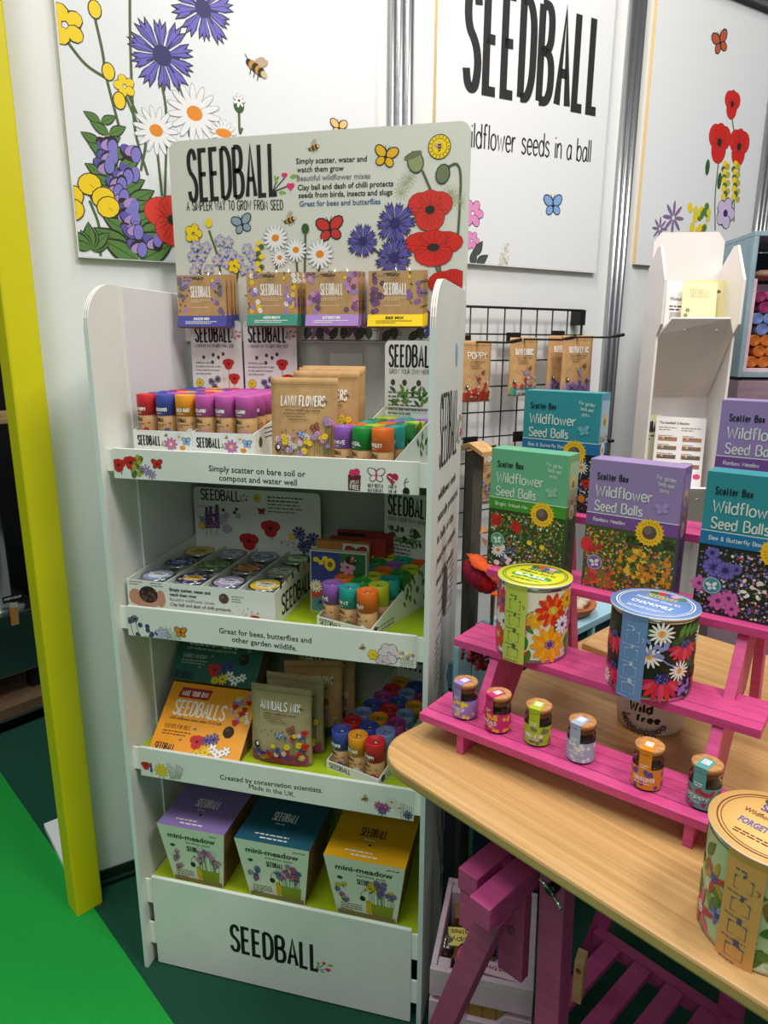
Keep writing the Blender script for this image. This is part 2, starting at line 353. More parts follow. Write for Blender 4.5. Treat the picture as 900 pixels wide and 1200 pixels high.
    def text(s, t, x, y, w_, h, m, bold=0.0, slope=0.0):
        vs, fs, x0, x1 = ftext(t, bold); kx = w_ / max(1e-6, x1 - x0); ky = h / 0.69; s.up()
        i = [s.mb.av(s.P(x + (a - x0) * kx, y + b * ky + slope * (a - x0) * kx)) for a, b in vs]
        for f in fs: s.mb.face([i[j] for j in f], m)
    def strokepx(s, t, pl, pr_, h, m, th, gap=1.9):
        a = s.px(*pl); b = s.px(*pr_); s.stroke(t, a[0], a[1], b[0] - a[0], h, m, th, (b[1] - a[1]) / (b[0] - a[0]), gap)
    def textpx(s, t, pl, pr_, h, m, bold=0.0):
        a = s.px(*pl); b = s.px(*pr_); s.text(t, a[0], a[1], b[0] - a[0], h, m, bold, (b[1] - a[1]) / (b[0] - a[0]))
    def scrib(s, x, y, w_, h, m, rows=1, gap=None):
        """tiny unreadable small print: rows of short bars"""
        gap = gap or h * 1.9
        for r in range(rows):
            xx = x; end = x + w_ * (1 if r < rows - 1 else random.uniform(.5, .9))
            while xx < end:
                l_ = min(random.uniform(1.2, 3.6) * h, end - xx); s.rect(xx, y - r * gap, xx + l_, y - r * gap + h * .8, m); s.l -= s.step; xx += l_ + h * .6
        s.up()
# --- printed motifs
OL = C('#26221f', 0.6); STEM = C('#4f6b32', 0.6); LEAF = C('#55803a', 0.6); LEAFD = C('#2f5a2c', 0.6); RED = C('#c8291f', 0.55); REDD = C('#8e1a18', 0.55)
YEL = C('#f0cf1c', 0.55); ORA = C('#e08a1a', 0.55); VIO = C('#5a55a8', 0.55); VIOD = C('#2f2c66', 0.55); LIL = C('#a78cc6', 0.55); MAG = C('#c34a93', 0.55); PK = C('#dd8fc0', 0.55); SKY = C('#8db1dd', 0.55); HOT = C('#d9326e', 0.55)
def petals(cv, x, y, r, n, m, ol=None, wid=.3, rot=0.0, r0=.15):
    for k in range(n):
        a = rot + 2 * PI * k / n; rm = r * (1 + r0) / 2; l_ = r * (1 - r0) / 2
        if ol: cv.ell(x + math.cos(a) * rm, y + math.sin(a) * rm, l_ * 1.08, r * wid * 1.18, ol, a, 9)
        cv.ell(x + math.cos(a) * rm, y + math.sin(a) * rm, l_, r * wid, m, a, 9); cv.l -= cv.step * (1.5 if ol else .8)
    cv.up(); cv.up()
def daisy(cv, x, y, r, m=None, c=None, n=13, ol=None):
    petals(cv, x, y, r, n, m or C('#e8eaea'), ol or C('#98a2aa'), .105, random.random()); cv.ell(x, y, r * .3, r * .26, ORA if c is None else c)
def cornflower(cv, x, y, r, m=None, n=9):
    m = m or VIO; ro = random.random()
    for k in range(n):
        a = ro + 2 * PI * k / n; w_ = .25; rr = r * random.uniform(.85, 1.05)
        q = lambda rad, da: (x + math.cos(a + da) * rad, y + math.sin(a + da) * rad)
        cv.poly([q(r * .1, 0), q(rr * .72, -w_ * 1.12), q(rr * 1.04, -w_ * .75), q(rr * .84, -w_ * .35), q(rr * 1.08, 0), q(rr * .84, w_ * .35), q(rr * 1.04, w_ * .75), q(rr * .72, w_ * 1.12)], OL)
        cv.poly([q(r * .1, 0), q(rr * .7, -w_), q(rr * .97, -w_ * .68), q(rr * .78, -w_ * .33), q(rr, 0), q(rr * .78, w_ * .33), q(rr * .97, w_ * .68), q(rr * .7, w_)], m)
    for k in range(n * 3): a = ro + 2 * PI * k / (n * 3) + random.uniform(-.06, .06); cv.line([(x + r * .25 * math.cos(a), y + r * .25 * math.sin(a)), (x + r * .8 * math.cos(a), y + r * .8 * math.sin(a))], r * .018, VIOD); cv.l -= cv.step
    cv.up(); cv.ell(x, y, r * .27, r * .27, VIOD)
    for k in range(7): cv.line([(x, y), (x + math.cos(k * .9) * r * .5, y + math.sin(k * .9) * r * .5)], r * .05, VIOD)
def poppy(cv, x, y, r, m=None, c=True, ry=1.0):
    m = m or RED
    for dx, dy, s_ in ((-.45, .25, .62), (.45, .25, .62), (0, -.35, .7), (0, .45, .5)):
        cv.ell(x + dx * r, y + dy * r * ry, r * s_ * 1.04, r * s_ * .9 * ry, REDD, 0, 14); cv.ell(x + dx * r, y + dy * r * ry, r * s_, r * s_ * .86 * ry, m, 0, 14)
    for k in range(17): cv.line([(x, y), (x + math.cos(k * .37) * r * random.uniform(.5, .85), y + math.sin(k * .37) * r * .75 * ry)], r * .022, REDD); cv.l -= cv.step
    cv.up()
    if c: cv.ell(x, y, r * .24, r * .2 * ry, OL)
def leaf(cv, x, y, l_, rot, m=None, ol=True, wid=.34):
    def sh(k):
        up_ = [(q, wid * .62 * k * math.sin(PI * q ** .8)) for q in (0, .1, .25, .42, .6, .78, .9, 1)]
        return up_ + [(a, -b) for a, b in up_[-2:0:-1]]
    c, t = math.cos(rot), math.sin(rot); T = lambda p, q=1: (x + (p[0] * c - p[1] * t) * l_ * q, y + (p[0] * t + p[1] * c) * l_ * q)
    if ol: cv.poly([T(p, 1.05) for p in sh(1.22)], OL)
    cv.poly([T(p) for p in sh(1)], m or LEAF); cv.line([T((0, 0)), T((.9, 0))], l_ * .03, LEAFD)
def bee(cv, x, y, r, rot=0.3):
    r *= .85; ORA = C('#c28a2e', .6)
    c, t = math.cos(rot), math.sin(rot); T = lambda a, b: (x + (a * c - b * t) * r, y + (a * t + b * c) * r)
    for a in (.35, .0): cv.ell(*T(a, .75), r * .62, r * .28, C('#b9a58c'), rot + 1.0, 9)
    for k, (a, m) in enumerate(((-.75, OL), (-.45, ORA), (-.1, OL), (.25, ORA), (.55, OL), (.85, C('#cbb894')))): cv.ell(*T(a, 0), r * .34, r * (.42 if k not in (0, 5) else .3), m, rot, 9)
    for a in (-.4, 0, .4): cv.line([T(a, -.3), T(a + .15, -.85)], r * .08, OL)
    cv.line([T(-.9, .1), T(-1.4, .4)], r * .06, OL)
def bfly(cv, x, y, r, m, rot=0.0, m2=None, ol=None):
    OL = ol or globals()['OL']
    c, t = math.cos(rot), math.sin(rot); T = lambda a, b: (x + (a * c - b * t) * r, y + (a * t + b * c) * r)
    for sg in (-1, 1):
        for (a, b, rx, ry, an) in ((.55, .42, .62, .42, .6), (.42, -.38, .45, .36, -.6)):
            cv.ell(*T(sg * a, b), r * rx * 1.1, r * ry * 1.14, OL, rot + sg * an, 10); cv.ell(*T(sg * a, b), r * rx * .92, r * ry * .9, m if b > 0 or not m2 else m2, rot + sg * an, 10)
    cv.ell(*T(0, 0), r * .09, r * .55, OL, rot); cv.line([T(0, .5), T(-.25, .95)], r * .05, OL); cv.line([T(0, .5), T(.25, .95)], r * .05, OL)
def spike(cv, x, y, h, m, lean=0.0, n=9, w_=.18):
    cv.line([(x, y), (x + lean * h, y + h)], h * .02, STEM)
    for k in range(n):
        t = .3 + .7 * k / (n - 1)
        for sg in (-1, 0, 1): cv.ell(x + lean * h * t + sg * h * w_ * .5 * (1.15 - t), y + h * t, h * .055, h * .045, m if (k + sg) % 3 else VIOD, sg * .6, 7)
def forget(cv, x, y, r, m=None):
    petals(cv, x, y, r, 5, m or C('#b3b1d6'), OL, .34, random.random()); cv.ell(x, y, r * .25, r * .25, YEL, 0, 7)
def logo(cv, pl, pr_, h, th, heart=True):
    cv.strokepx('SEEDBALL', pl, pr_, h, INK, th, 1.6)
    if heart:
        a = cv.px(*pr_); sprig(cv, a[0] - h * .04, a[1] + h * .12, h * .40)
def sprig(cv, x, y, r):
    for dx, dy in ((.45, .55), (.75, .2), (.1, .6)): cv.line([(x - .25 * r, y - .1 * r), (x + dx * r, y + dy * r)], r * .05, OL)
    leaf(cv, x + .7 * r, y + .55 * r, r * .45, .1, C('#8ab547'), False); leaf(cv, x + .02 * r, y + .3 * r, r * .4, 1.9, C('#8ab547'), False); leaf(cv, x + .1 * r, y - .12 * r, r * .4, -.1, C('#8ab547'), False)
    for dx, dy, q in ((.72, .1, .2), (.42, .62, .15)):
        for sg in (-1, 1): cv.ell(x + dx * r + sg * q * .45 * r, y + dy * r + q * .3 * r, q * .6 * r, q * .6 * r, HOT, 0, 9)
        cv.poly([(x + (dx - q) * r, y + (dy + q * .2) * r), (x + dx * r, y + (dy - q * .9) * r), (x + (dx + q) * r, y + (dy + q * .2) * r)], HOT)
def slogo(cv, x, y, w_, h, m=None, th=None): cv.stroke('SEEDBALL', x, y, w_, h, m or INK, th or h * .13, 0, 1.6)
def badge(cv, x, y, r):
    cv.ell(x, y, r, r, OL, 0, 18); cv.ell(x, y, r * .93, r * .93, YEL, 0, 18); cv.ell(x, y, r * .66, r * .66, OL, 0, 16); cv.ell(x, y, r * .62, r * .62, YEL, 0, 16); bee(cv, x, y, r * .42, 1.57)
def confetti(cv, x0, y0, x1, y1, cols, n, r, ry=None, bands=28):
    base = cv.l
    for k in range(n):
        cv.l = base + cv.step * random.randint(1, bands); m = random.choice(cols); q = r * random.uniform(.5, 1.3)
        x = random.uniform(x0 + q, x1 - q); y = random.uniform(y0 + q, y1 - q); cv.ell(x, y, q, q * random.uniform(.5, 1), m, random.random() * 3, 6)
    cv.l = base + cv.step * (bands + 1)
def blooms(cv, x, y, w_, h, n=14, r=.008, cols=None):
    for k in range(n):
        a = x + random.random() * w_; b = y + random.random() ** 1.3 * h; q = random.choice((0, 1, 2, 3, 4)); rr = r * random.uniform(.7, 1.2)
        cv.line([(a, y), (a, b)], rr * .12, STEM)
        if q == 0: petals(cv, a, b, rr, 6, MAG, None, .24); cv.ell(a, b, rr * .25, rr * .25, YEL, 0, 7)
        elif q == 1: petals(cv, a, b, rr, 9, WHITE, C('#9aa0a0'), .16); cv.ell(a, b, rr * .28, rr * .28, ORA, 0, 7)
        elif q == 2: petals(cv, a, b, rr, 8, VIO, OL, .2); cv.ell(a, b, rr * .25, rr * .25, VIOD, 0, 7)
        elif q == 3: poppy(cv, a, b, rr * .8)
        else: petals(cv, a, b, rr * .9, 5, YEL, OL, .3)

# ================================================================== the setting
mb = MB(); mb.poly([(-6, -5, 0), (7, -5, 0), (7, 7, 0), (-6, 7, 0)], DGREEN); struct(mb.build('floor'))
A_ = onz(0, 905, 0); B_ = onz(203, 1200, 0); d_ = (B_ - A_).normalized(); s_ = V((d_.y, -d_.x, 0))
mb = MB(); p0 = A_ - d_ * .1; p1 = B_ + d_ * 2
mb.prism([p0, p1, p1 + s_ * 2.5, p0 + s_ * 2.5], (0, 0, .003), GREEN)
tag(mb.build('carpet_runner'), 'bright green carpet runner on the floor left of the display stand', 'carpet')
mb = MB(); mb.box(wl(-.05, -.03, .045), WD * 4.2, -WN * -.03, ZU * 2.33, WALL); struct(mb.build('wall_back'))
mb = MB(); mb.box(wl(-.05, -.03, 0), WD * 4.2, WN * .036, ZU * .045, C('#10281f', .4)); mb.box(wl(-.05, .006, .012), WD * 4.2, WN * .004, ZU * .006, C('#244a3c', .3)); struct(mb.build('baseboard_back'))
for k, (s0, s1) in enumerate(((.772, .835), (1.566, 1.625), (2.265, 2.325), (3.06, 3.12))):
    mb = MB(); mb.box(wl(s0, 0, .02), WD * (s1 - s0), WN * .012, ZU * 2.36, ALU)
    for t in (.12, .5, .88):
        c = s0 + (s1 - s0) * t; mb.tube([wl(c, .012, .02), wl(c, .012, 2.38)], (s1 - s0) * .15, ALU, 10)
    struct(mb.build('trim_%d' % (k + 1)))
mb = MB(); mb.box(wl(-.05, -.035, 2.372), WD * 4.2, WN * .07, ZU * .06, ALU); mb.box(wl(-.05, .035, 2.385), WD * 4.2, WN * .004, ZU * .03, C('#70767a', .4, .8)); struct(mb.build('trim_5'))
# the yellow post at the wall's free end
pc = onz(91, 1076, 0); ry_ = V((.50, .866, 0)); ly_ = V((-.866, .5, 0))
mb = MB(); mb.box(pc, ry_ * .062, ly_ * .056, ZU * 2.5, YELLOW)
tag(move_origin(mb.build('yellow_post', bevel=.004), pc), 'yellow square post at the left end of the white wall', 'post')
pp = onz(52, 972, .0); mb = MB(); q1 = V((.80, -.6, 0)); q2 = V((.6, .8, 0)); mb.box(pp, q1 * .30, q2 * .09, ZU * .02, WHITE)
tag(move_origin(mb.build('floor_plate', bevel=.003), pp), 'flat white plate on the floor behind the yellow post', 'plate')

# ------------------------------------------------------------------ the neighbouring stall seen past the post
NP = onz(10, 856, 0); NX = V((.435, .90, 0)).normalized(); NB = V((-NX.y, NX.x, 0)); NN = -NB
np_ = lambda x, y: onpl(x, y, NP, NN)
zb = np_(20, 826).z; zw = np_(20, 800).z; zs = np_(20, 765).z; zt_ = np_(20, 690).z
mb = MB(); mb.box(NP - NX * 1.6 + NB * 1.1, NX * 4, NB * .04, ZU * 2.4, BLK); struct(mb.build('wall_left'))
ct = thing('counter_unit', 'dark counter with a wooden deck standing left behind the yellow post', 'counter', NP + NB * .25)
mb = MB(); mb.box(NP - NX * .8 + NB * .03, NX * 1.7, NB * .5, ZU * (zb - .04), BLK); mb.box(NP - NX * .8, NX * 1.7, NB * .55, ZU * .0, BLK); mb.build('plinth', ct)
mb = MB(); mb.box(NP - NX * .8 + ZU * (zb - .04), NX * 1.7, NB * .55, ZU * .04, NZ('brown_deck', '#6d5640', '#85694e', 18, (10, 1, 1), rough=.5)); mb.box(NP - NX * .8 + NN * .004 + ZU * (zb - .045), NX * 1.7, NB * .006, ZU * .012, C('#8d8b80', .4, .8)); mb.build('deck', ct)
bo = NP + NB * .06 - NX * .42 + ZU * zb
un = thing('water_boiler', 'stainless steel boiler with a column, left of the yellow post', 'boiler', bo)
mb = MB(); mb.box(bo + ZU * .085, NX * .62, NB * .42, ZU * (zt_ - zs), STEEL); mb.build('steel_body', un, .004)
for t in (.03, .55): mb = MB(); mb.box(bo + NX * t + NB * .03, NX * .04, NB * .04, ZU * .086, BLACK); mb.build('foot', un)
cc = np_(8, 640) + NB * .15; cc.z = zb + .085 + zt_ - zs
mb = MB(); mb.lathe([(.09, 0), (.09, .012), (.05, .02), (.05, .45), (.056, .46), (.056, .475), (0, .475)], cc, 24, STEEL); mb.build('column', un)
fo = bo + ZU * .085 + NN * .001; mb = MB(); cv = Cv(mb, fo, NX, ZU)
a = cv.px(3, 704); b = cv.px(27, 698); hh = .012; cv.poly([(a[0], a[1] - hh), (b[0], b[1] - hh), (b[0], b[1] + hh), (a[0], a[1] + hh)], BLACK); cv.stroke('PORTWOLUX', a[0] + .006, a[1] - .004, b[0] - a[0] - .012, .009, WHITE, .0016); mb.build('name_plate', un)
mb = MB(); cv = Cv(mb, fo, NX, ZU, off=.004); cv.quadpx([(10, 708), (20, 706), (22, 731), (13, 733)], C('#c98d4e', .6)); cv.quadpx([(11, 707), (20, 705), (20, 711), (11, 712)], C('#c9c6bb', .4)); mb.build('paper_tag', un)
so = NP - NX * .8 + NB * .12; zq = np_(5, 498).z
mb = MB(); mb.box(so + ZU * (zq - .01), NX * 1.5, NB * .3, ZU * .018, PALEW); mb.box(so + NX * 1.3 + NB * .28 + ZU * zb, NX * .03, NB * .02, ZU * (zq - zb - .01), BLACK); mb.box(so + NB * .28 + ZU * zb, NX * .03, NB * .02, ZU * (zq - zb - .01), BLACK)
tag(move_origin(mb.build('back_shelf', bevel=.002), so + ZU * zb), 'pale wooden shelf above the stainless boiler', 'shelf')
mb = MB(); mb.box(so + NX * .3 + NB * .02 + ZU * (zq + .008), NX * .62, NB * .25, ZU * .12, C('#4b4a48', .6)); mb.box(so + NX * .3 + NB * .01 + ZU * (zq + .128), NX * .62, NB * .27, ZU * .015, C('#5d5b58', .5))
tag(move_origin(mb.build('grey_case', bevel=.004), so + NX * .6 + ZU * (zq + .008)), 'grey case lying on the pale wooden shelf', 'case')

# ------------------------------------------------------------------ posters on the wall
def poster(s0, s1, z0, z1, label):
    mb = MB(); pt = C('#e2e7ea', .4); t = .012
    mb.box(wl(s0, 0.001, z0), WD * (s1 - s0), WN * t, ZU * (z1 - z0), C('#d9c08a', .7), {'+y': pt, '-y': pt})
    mb.poly([wl(s0 + .003, t + .0012, z0 + .003), wl(s1 - .003, t + .0012, z0 + .003), wl(s1 - .003, t + .0012, z1 - .003), wl(s0 + .003, t + .0012, z1 - .003)], pt)
    cv = Cv(mb, wl(0, t + .0014, 0), WD, ZU); cv.clip = (s0 + .003, z0 + .003, s1 - .003, z1 - .003); return mb, cv
K = .0021
mb, cv = poster(.042, .732, 1.487, 2.33, '')
X = lambda x, y: cv.px(x, y)
for pts in (((173, 205), (158, 150), (153, 60), (152, -20)), ((76, 45), (100, 75), (125, 92)), ((111, 20), (120, 60), (125, 92), (140, 150)), ((146, 110), (163, 150)), ((190, 100), (195, 140), (193, 240)), ((165, 200), (170, 160), (150, 110)), ((205, 90), (219, 125), (222, 160)), ((183, 165), (190, 230)), ((105, 235), (116, 265), (118, 300)), ((280, 130), (281, 155), (284, 150))):
    cv.line([X(*p) for p in pts], .005, OL, True); cv.line([X(*p) for p in pts], .0035, STEM, True)
for (x, y, r) in ((190, 65, 34), (238, 10, 30)): cornflower(cv, *X(x, y), r * K, C('#6a64bd', .5), 10)
for (x, y, r) in ((76, 29, 17), (146, 101, 10)): petals(cv, *X(x, y), r * K, 5, YEL, OL, .38, .6)
for (x, y) in ((111, 11), (140, 118), (127, 84)): cv.ell(*X(x, y), .013, .017, OL); cv.ell(*X(x, y), .011, .015, YEL)
for (x, y, r) in ((183, 153, 22), (228, 133, 27), (262, 157, 14)): daisy(cv, *X(x, y), r * K, None, None, 15)
cv.ell(*X(262, 156), .018, .009, ORA)
cv.ell(*X(280, 124), .012, .014, LEAFD); petals(cv, *X(280, 118), .014, 7, WHITE, OL, .2)
# tall blue spike with leaves
for k in range(13):
    t = k / 12; x = 118 + 45 * t + 7 * math.sin(k * 2.1); y = 140 + 162 * t
    for sg in (-1, 1):
        leaf(cv, *X(x, y + 4), (16 + 22 * t) * K, (PI - .5) if sg < 0 else .5, LEAF)
for k in range(16):
    x = 138 + 36 * (k / 15) + random.uniform(-22, 22); y = 170 + 120 * (k / 15)
    for j in range(3): cv.ell(*X(x + j * 5 - 5, y + random.uniform(-4, 4)), .017, .011, OL, j - .6); cv.ell(*X(x + j * 5 - 5, y + random.uniform(-4, 4)), .015, .0095, (VIO, LIL, C('#7f78c8', .5))[j], j - .6)
for (x, y) in ((84, 230), (85, 246), (105, 216), (121, 232), (127, 243)):
    cv.ell(*X(x, y), .024, .021, OL, .5); cv.ell(*X(x, y), .022, .019, YEL, .5); cv.line([X(x, y), X(x + 5, y + 4)], .002, ORA)
for k in range(7): leaf(cv, *X(106, 292), (18 + (k % 2) * 6) * K, .3 + k * .42, LEAF)
poppy(cv, *X(203, 258), 26 * K, C('#dd3b2d', .5)); bee(cv, *X(300, 80), 13 * K, -.5)
bfly(cv, *X(397, 150), .02, C('#e8c27a', .5))
tag(move_origin(mb.build('wall_poster'), wl(.387, 0, 1.487), math.radians(WANG)), 'large white poster of tall blue and yellow wildflowers, on the wall at left', 'poster')
mb, cv = poster(.905, 1.503, 1.53, 2.36, ''); X = lambda x, y: cv.px(x, y)
a = X(541, 107); b = X(701, 137); cv.stroke('SEEDBALL', a[0], a[1], b[0] - a[0], .252, C('#2a2b2c', .5), .0235, (b[1] - a[1]) / (b[0] - a[0]), 1.5)
cv.strokepx('wildflower seeds in a ball', (541, 172), (692, 191), .062, INK, .0042, 2.4)
bfly(cv, *X(648, 241), 13 * K * 1.15, C('#7da6dc', .5), .1)
petals(cv, *X(554, 250), 17 * K, 6, PK, OL, .3); petals(cv, *X(553, 282), 12 * K, 6, PK, OL, .3)
for (x, y, r) in ((553, 312, 1.4), (556, 300, 1.0), (558, 310, .6)): leaf(cv, *X(x, y), 22 * K, r, C('#4a5350', .5))
confetti(cv, X(583, 313)[0], X(583, 313)[1], X(598, 284)[0], X(598, 284)[1], [C('#d9d3bf', .6), C('#c2b79a', .6)], 40, .004)
tag(move_origin(mb.build('wall_poster'), wl(1.2, 0, 1.53), math.radians(WANG)), 'white wall poster with the big black name and small blue butterfly', 'poster')
mb, cv = poster(1.672, 2.235, 1.565, 2.36, ''); X = lambda x, y: cv.px(x, y); K3 = .0029
bfly(cv, *X(844, 50), 12 * K3, C('#b4583c', .5), .4); 
for pts in (((858, 140), (861, 170), (860, 260)), ((843, 180), (838, 230), (838, 270)), ((867, 195), (858, 240))): cv.line([X(*p) for p in pts], .005, STEM, True)
for (x, y, r) in ((858, 122, 15), (866, 172, 20), (843, 167, 21)): poppy(cv, *X(x, y), r * K3 * .85, C('#cf2a24', .5), True, 1.25)
cv.ell(*X(829, 196), .011, .024, LEAFD); cv.ell(*X(843, 212), .011, .026, LEAFD)
for x in (850, 862): 
    for k in range(14): cv.ell(*X(x + 3 * math.sin(k * 2), 192 + k * 3.2), .012, .01, (YEL, C('#b7b13a', .5), STEM)[k % 3])
petals(cv, *X(850, 250), 17 * K3, 5, C('#cdbfdf', .5), OL, .42); cv.ell(*X(850, 250), .012, .012, VIOD)
for k in range(22): cv.ell(*X(820 + random.uniform(-12, 12), 256 + random.uniform(-14, 14)), .012, .012, (YEL, LEAF, C('#d8d04a', .5))[k % 3])
for (x, y, r) in ((789, 255, 17), (773, 268, 12)): petals(cv, *X(x, y), r * K3, 8, C('#8d6ca6', .5), OL, .1)
tag(move_origin(mb.build('wall_poster'), wl(1.95, 0, 1.565), math.radians(WANG)), 'white wall poster with red poppies, at the right behind the leaflet holder', 'poster')

# ================================================================== the display stand
W_ = .60; DP = .314; HP = 1.42
SH = [(1.081, 1.135, 1.100), (.774, .833, .812), (.468, .531, .517)]; ZBASE = .205
st = thing('display_stand', 'tall white cardboard shop display stand with three shelves', 'display stand', (.3, .15, 0))
arc = [(-.015 + .075 * (1 - math.cos(t)), HP - .075 + .075 * math.sin(t)) for t in [PI / 2 * k / 8 for k in range(9)]]
outl = [(DP, 0), (DP, HP), ] + arc[::-1] + [(-.015, 0)]
def side(x0, x1):
    mb = MB(); pts = [V((x0, a, b)) for a, b in outl]; d = V((x1 - x0, 0, 0)); n = len(pts)
    A = [mb.av(p) for p in pts]; B = [mb.av(p + d) for p in pts]; mb.face(A, CARD); mb.face(B[::-1], CARD)
    for i in range(n):
        onarc = 2 <= i < 10
        if onarc:  # brown corrugated core shows on the cut corner
            for (t0, t1, m) in ((0, .22, WHITE), (.22, .36, EDGE), (.36, .64, WHITE), (.64, .78, EDGE), (.78, 1, WHITE)):
                p, q = pts[i], pts[(i + 1) % n]; mb.poly([p + d * t0, p + d * t1, q + d * t1, q + d * t0], m)
        else: mb.face((A[i], B[i], B[(i + 1) % n], A[(i + 1) % n]), C('#d9e6e2', .5))
    return mb
mb = side(-.005, .004); sp = mb.build('side_panel', st)
mb = MB(); mb.abox(.004, .0075, .088, .309, .21, HP - .002, CARDIN); mb.build('inner_liner', sp)
mb = side(.5965, .6055)
cv = Cv(mb, (.6056, 0, 0), (0, 1, 0), (0, 0, 1)); X = lambda x, y: cv.px(x, y)
cv.ell(.215, 1.30, .014, .022, SKY, .2)
cv.stroke('SEEDBALL', .045, 1.115, .205, .125, INK, .0075, 0, 1.6); sprig(cv, .262, 1.14, .06)
for k, t in enumerate(('wildflower seeds', 'naturally protected', 'in balls of clay,', 'peat-free compost', 'and chilli powder')): cv.text(t, .045, 1.062 - k * .038, (.2, .235, .19, .22, .205)[k], .017, INK, .01)
for k in range(10): cv.scrib(.04 + .09 * (k % 2) + .03, .91 - .011 * k, .07, .005, C('#5f5f5f', .6), 1)
cv.ell(.147, .865, .031, .05, OL, 0, 18); cv.ell(.147, .865, .029, .048, C('#6d5a50', .8), 0, 18)
for k in range(8): cv.scrib(.05, .80 - .012 * k, .055, .005, C('#5f5f5f', .6), 1); cv.scrib(.21, .90 - .013 * k, .05, .005, C('#5f5f5f', .6), 1)
cv.poly([(.125, .69), (.195, .70), (.205, .775), (.135, .765)], C('#8b8b88', .6)); cv.poly([(.128, .695), (.2, .705), (.205, .78), (.134, .768)], WHITE)
for (a, b) in ((.15, .64), (.21, .66), (.10, .60), (.16, .56)): cv.ell(a, b, .005, .014, INK)
base = cv.l; LV = ('#6b4c80', '#5a3f74', '#7d5f96', '#8d8f8a', '#b9b6b8', '#5f6a50', '#2f2a33', '#b6a21c', '#4c3560')
for k in range(210):
    t = random.random(); b = .03 + .55 * t; a = random.uniform(.30 - .19 * min(1, .35 + t), .306); cv.l = base + cv.step * (k % 40)
    cv.line([(a, b), (min(.308, a + random.uniform(-.012, .010)), b + random.uniform(.02, .07))], random.uniform(.002, .0055), C(random.choice(LV), .6))
cv.l = base + cv.step * 42
for (a, b) in ((.17, .44), (.20, .30), (.23, .16), (.26, .40)):
    for k in range(12): cv.ell(a + random.uniform(-.008, .008), b + k * .010, .006, .0055, C('#5b4370', .6))
for (a, b) in ((.07, .58), (.10, .50), (.13, .34)): cv.line([(a, b), (a + .012, b + .06)], .006, C('#7a3a30', .6))
mb.build('side_panel', st)
mb = MB(); mb.abox(.004, .5965, .309, .314, .0, 1.60, CARDBACK)
for (a, b) in ((.33, .40), (.46, .49)): mb.abox(a, b, .3082, .309, 1.15, 1.30, C('#c3c6c0', .6))
mb.build('back_panel', st)
# header board
mb = MB(); hd = C('#d3d5ca', .45); r = .022; zt2 = 1.714
top = [(-.006 + r - r * math.cos(t), zt2 - r + r * math.sin(t)) for t in [PI / 2 * k / 6 for k in range(7)]]; tr = [(.596 - a, b) for a, b in top[::-1]]
pts = [(-.006, 1.322)] + top + tr + [(.602, 1.322)]; pts = [(a if a < .3 else a + .006, b) for a, b in pts]
mb.prism([V((a, .3045, b)) for a, b in pts], (0, .0035, 0), hd)
cv = Cv(mb, (0, .3043, 0), (1, 0, 0), (0, 0, 1)); cv.clip = (-.004, 1.3225, .6005, 1.712); X = lambda x, y: cv.px(x, y); K = .0018
logo(cv, (221, 238), (327, 230), .100, .0082)
cv.strokepx('A SIMPLER WAY TO GROW FROM SEED', (219, 247), (332, 246), .019, INK, .0017, 2.6)
for t, l_, r_, h_, m, bo_ in (('Simply scatter, water and', (347, 192), (430, 189), .0098, INK, .012), ('watch them grow', (348, 202), (403, 200), .0098, INK, .012), ('Beautiful wildflower mixes', (348, 212), (434, 209), .0098, C('#77737f', .6), .01), ('Clay ball and dash of chilli protects', (349, 223), (461, 218), .0098, INK, .015), ('seeds from birds, insects and slugs', (350, 232), (460, 228), .0098, INK, .015), ('Great for bees and butterflies', (351, 242), (446, 239), .0098, C('#3a5d8c', .6), .012)): cv.textpx(t, l_, r_, h_, m, bo_)
badge(cv, *X(515, 172), 12 * K); [cv.line([(X(515, 172)[0] + 12 * K * q * math.cos(k * .4), X(515, 172)[1] + 12 * K * q * math.sin(k * .4)) for q in (.70, .88)], .0012, OL) for k in range(16)]; bee(cv, *X(368, 173), 7 * K); bee(cv, *X(340, 258), 8 * K); bfly(cv, *X(452, 184), 11.5 * K, C('#e3b21c', .5), -.2)
bfly(cv, *X(387, 269), 14 * K, C('#c5372f', .5), .1); bfly(cv, *X(284, 263), 11 * K, C('#8aa3b5', .5), .2)
for pts in (((430, 285), (452, 305), (462, 330)), ((462, 270), (468, 300), (470, 330)), ((504, 260), (513, 285), (516, 320)), ((495, 200), (508, 230)), ((524, 196), (536, 193), (540, 215), (536, 290)), ((510, 310), (520, 335)), ((245, 270), (255, 300), (260, 330)), ((230, 280), (236, 330)), ((323, 290), (325, 335)), ((347, 300), (350, 335)), ((358, 275), (357, 330)), ((375, 305), (372, 335)), ((283, 300), (276, 335))): cv.line([X(*p) for p in pts], .0042, OL, True); cv.line([X(*p) for p in pts], .0028, STEM, True)
for (x, y) in ((475, 215), (470, 225), (530, 232), (540, 236), (480, 208), (528, 225)):
    for k in range(12): a = k * .52; cv.line([X(x, y), (X(x, y)[0] + .016 * math.cos(a), X(x, y)[1] + .016 * math.sin(a))], .0007, C('#a8ad7c', .6))
cv.ell(*X(487, 190), .016, .02, OL, .3); cv.ell(*X(487, 190), .014, .018, C('#8e9a6a', .5), .3); cv.ell(*X(484, 182), .018, .006, C('#6a7450', .5), .3)
cv.ell(*X(519, 204), .014, .018, OL, -.2); cv.ell(*X(519, 204), .012, .016, C('#6d7a5a', .5), -.2)
poppy(cv, *X(504, 246), 22 * K, C('#d0352a', .5)); poppy(cv, *X(508, 290), 29 * K, C('#cf2b1f', .5), True, .68); poppy(cv, *X(531, 337), 25 * K, C('#c4261c', .5), True, .85)
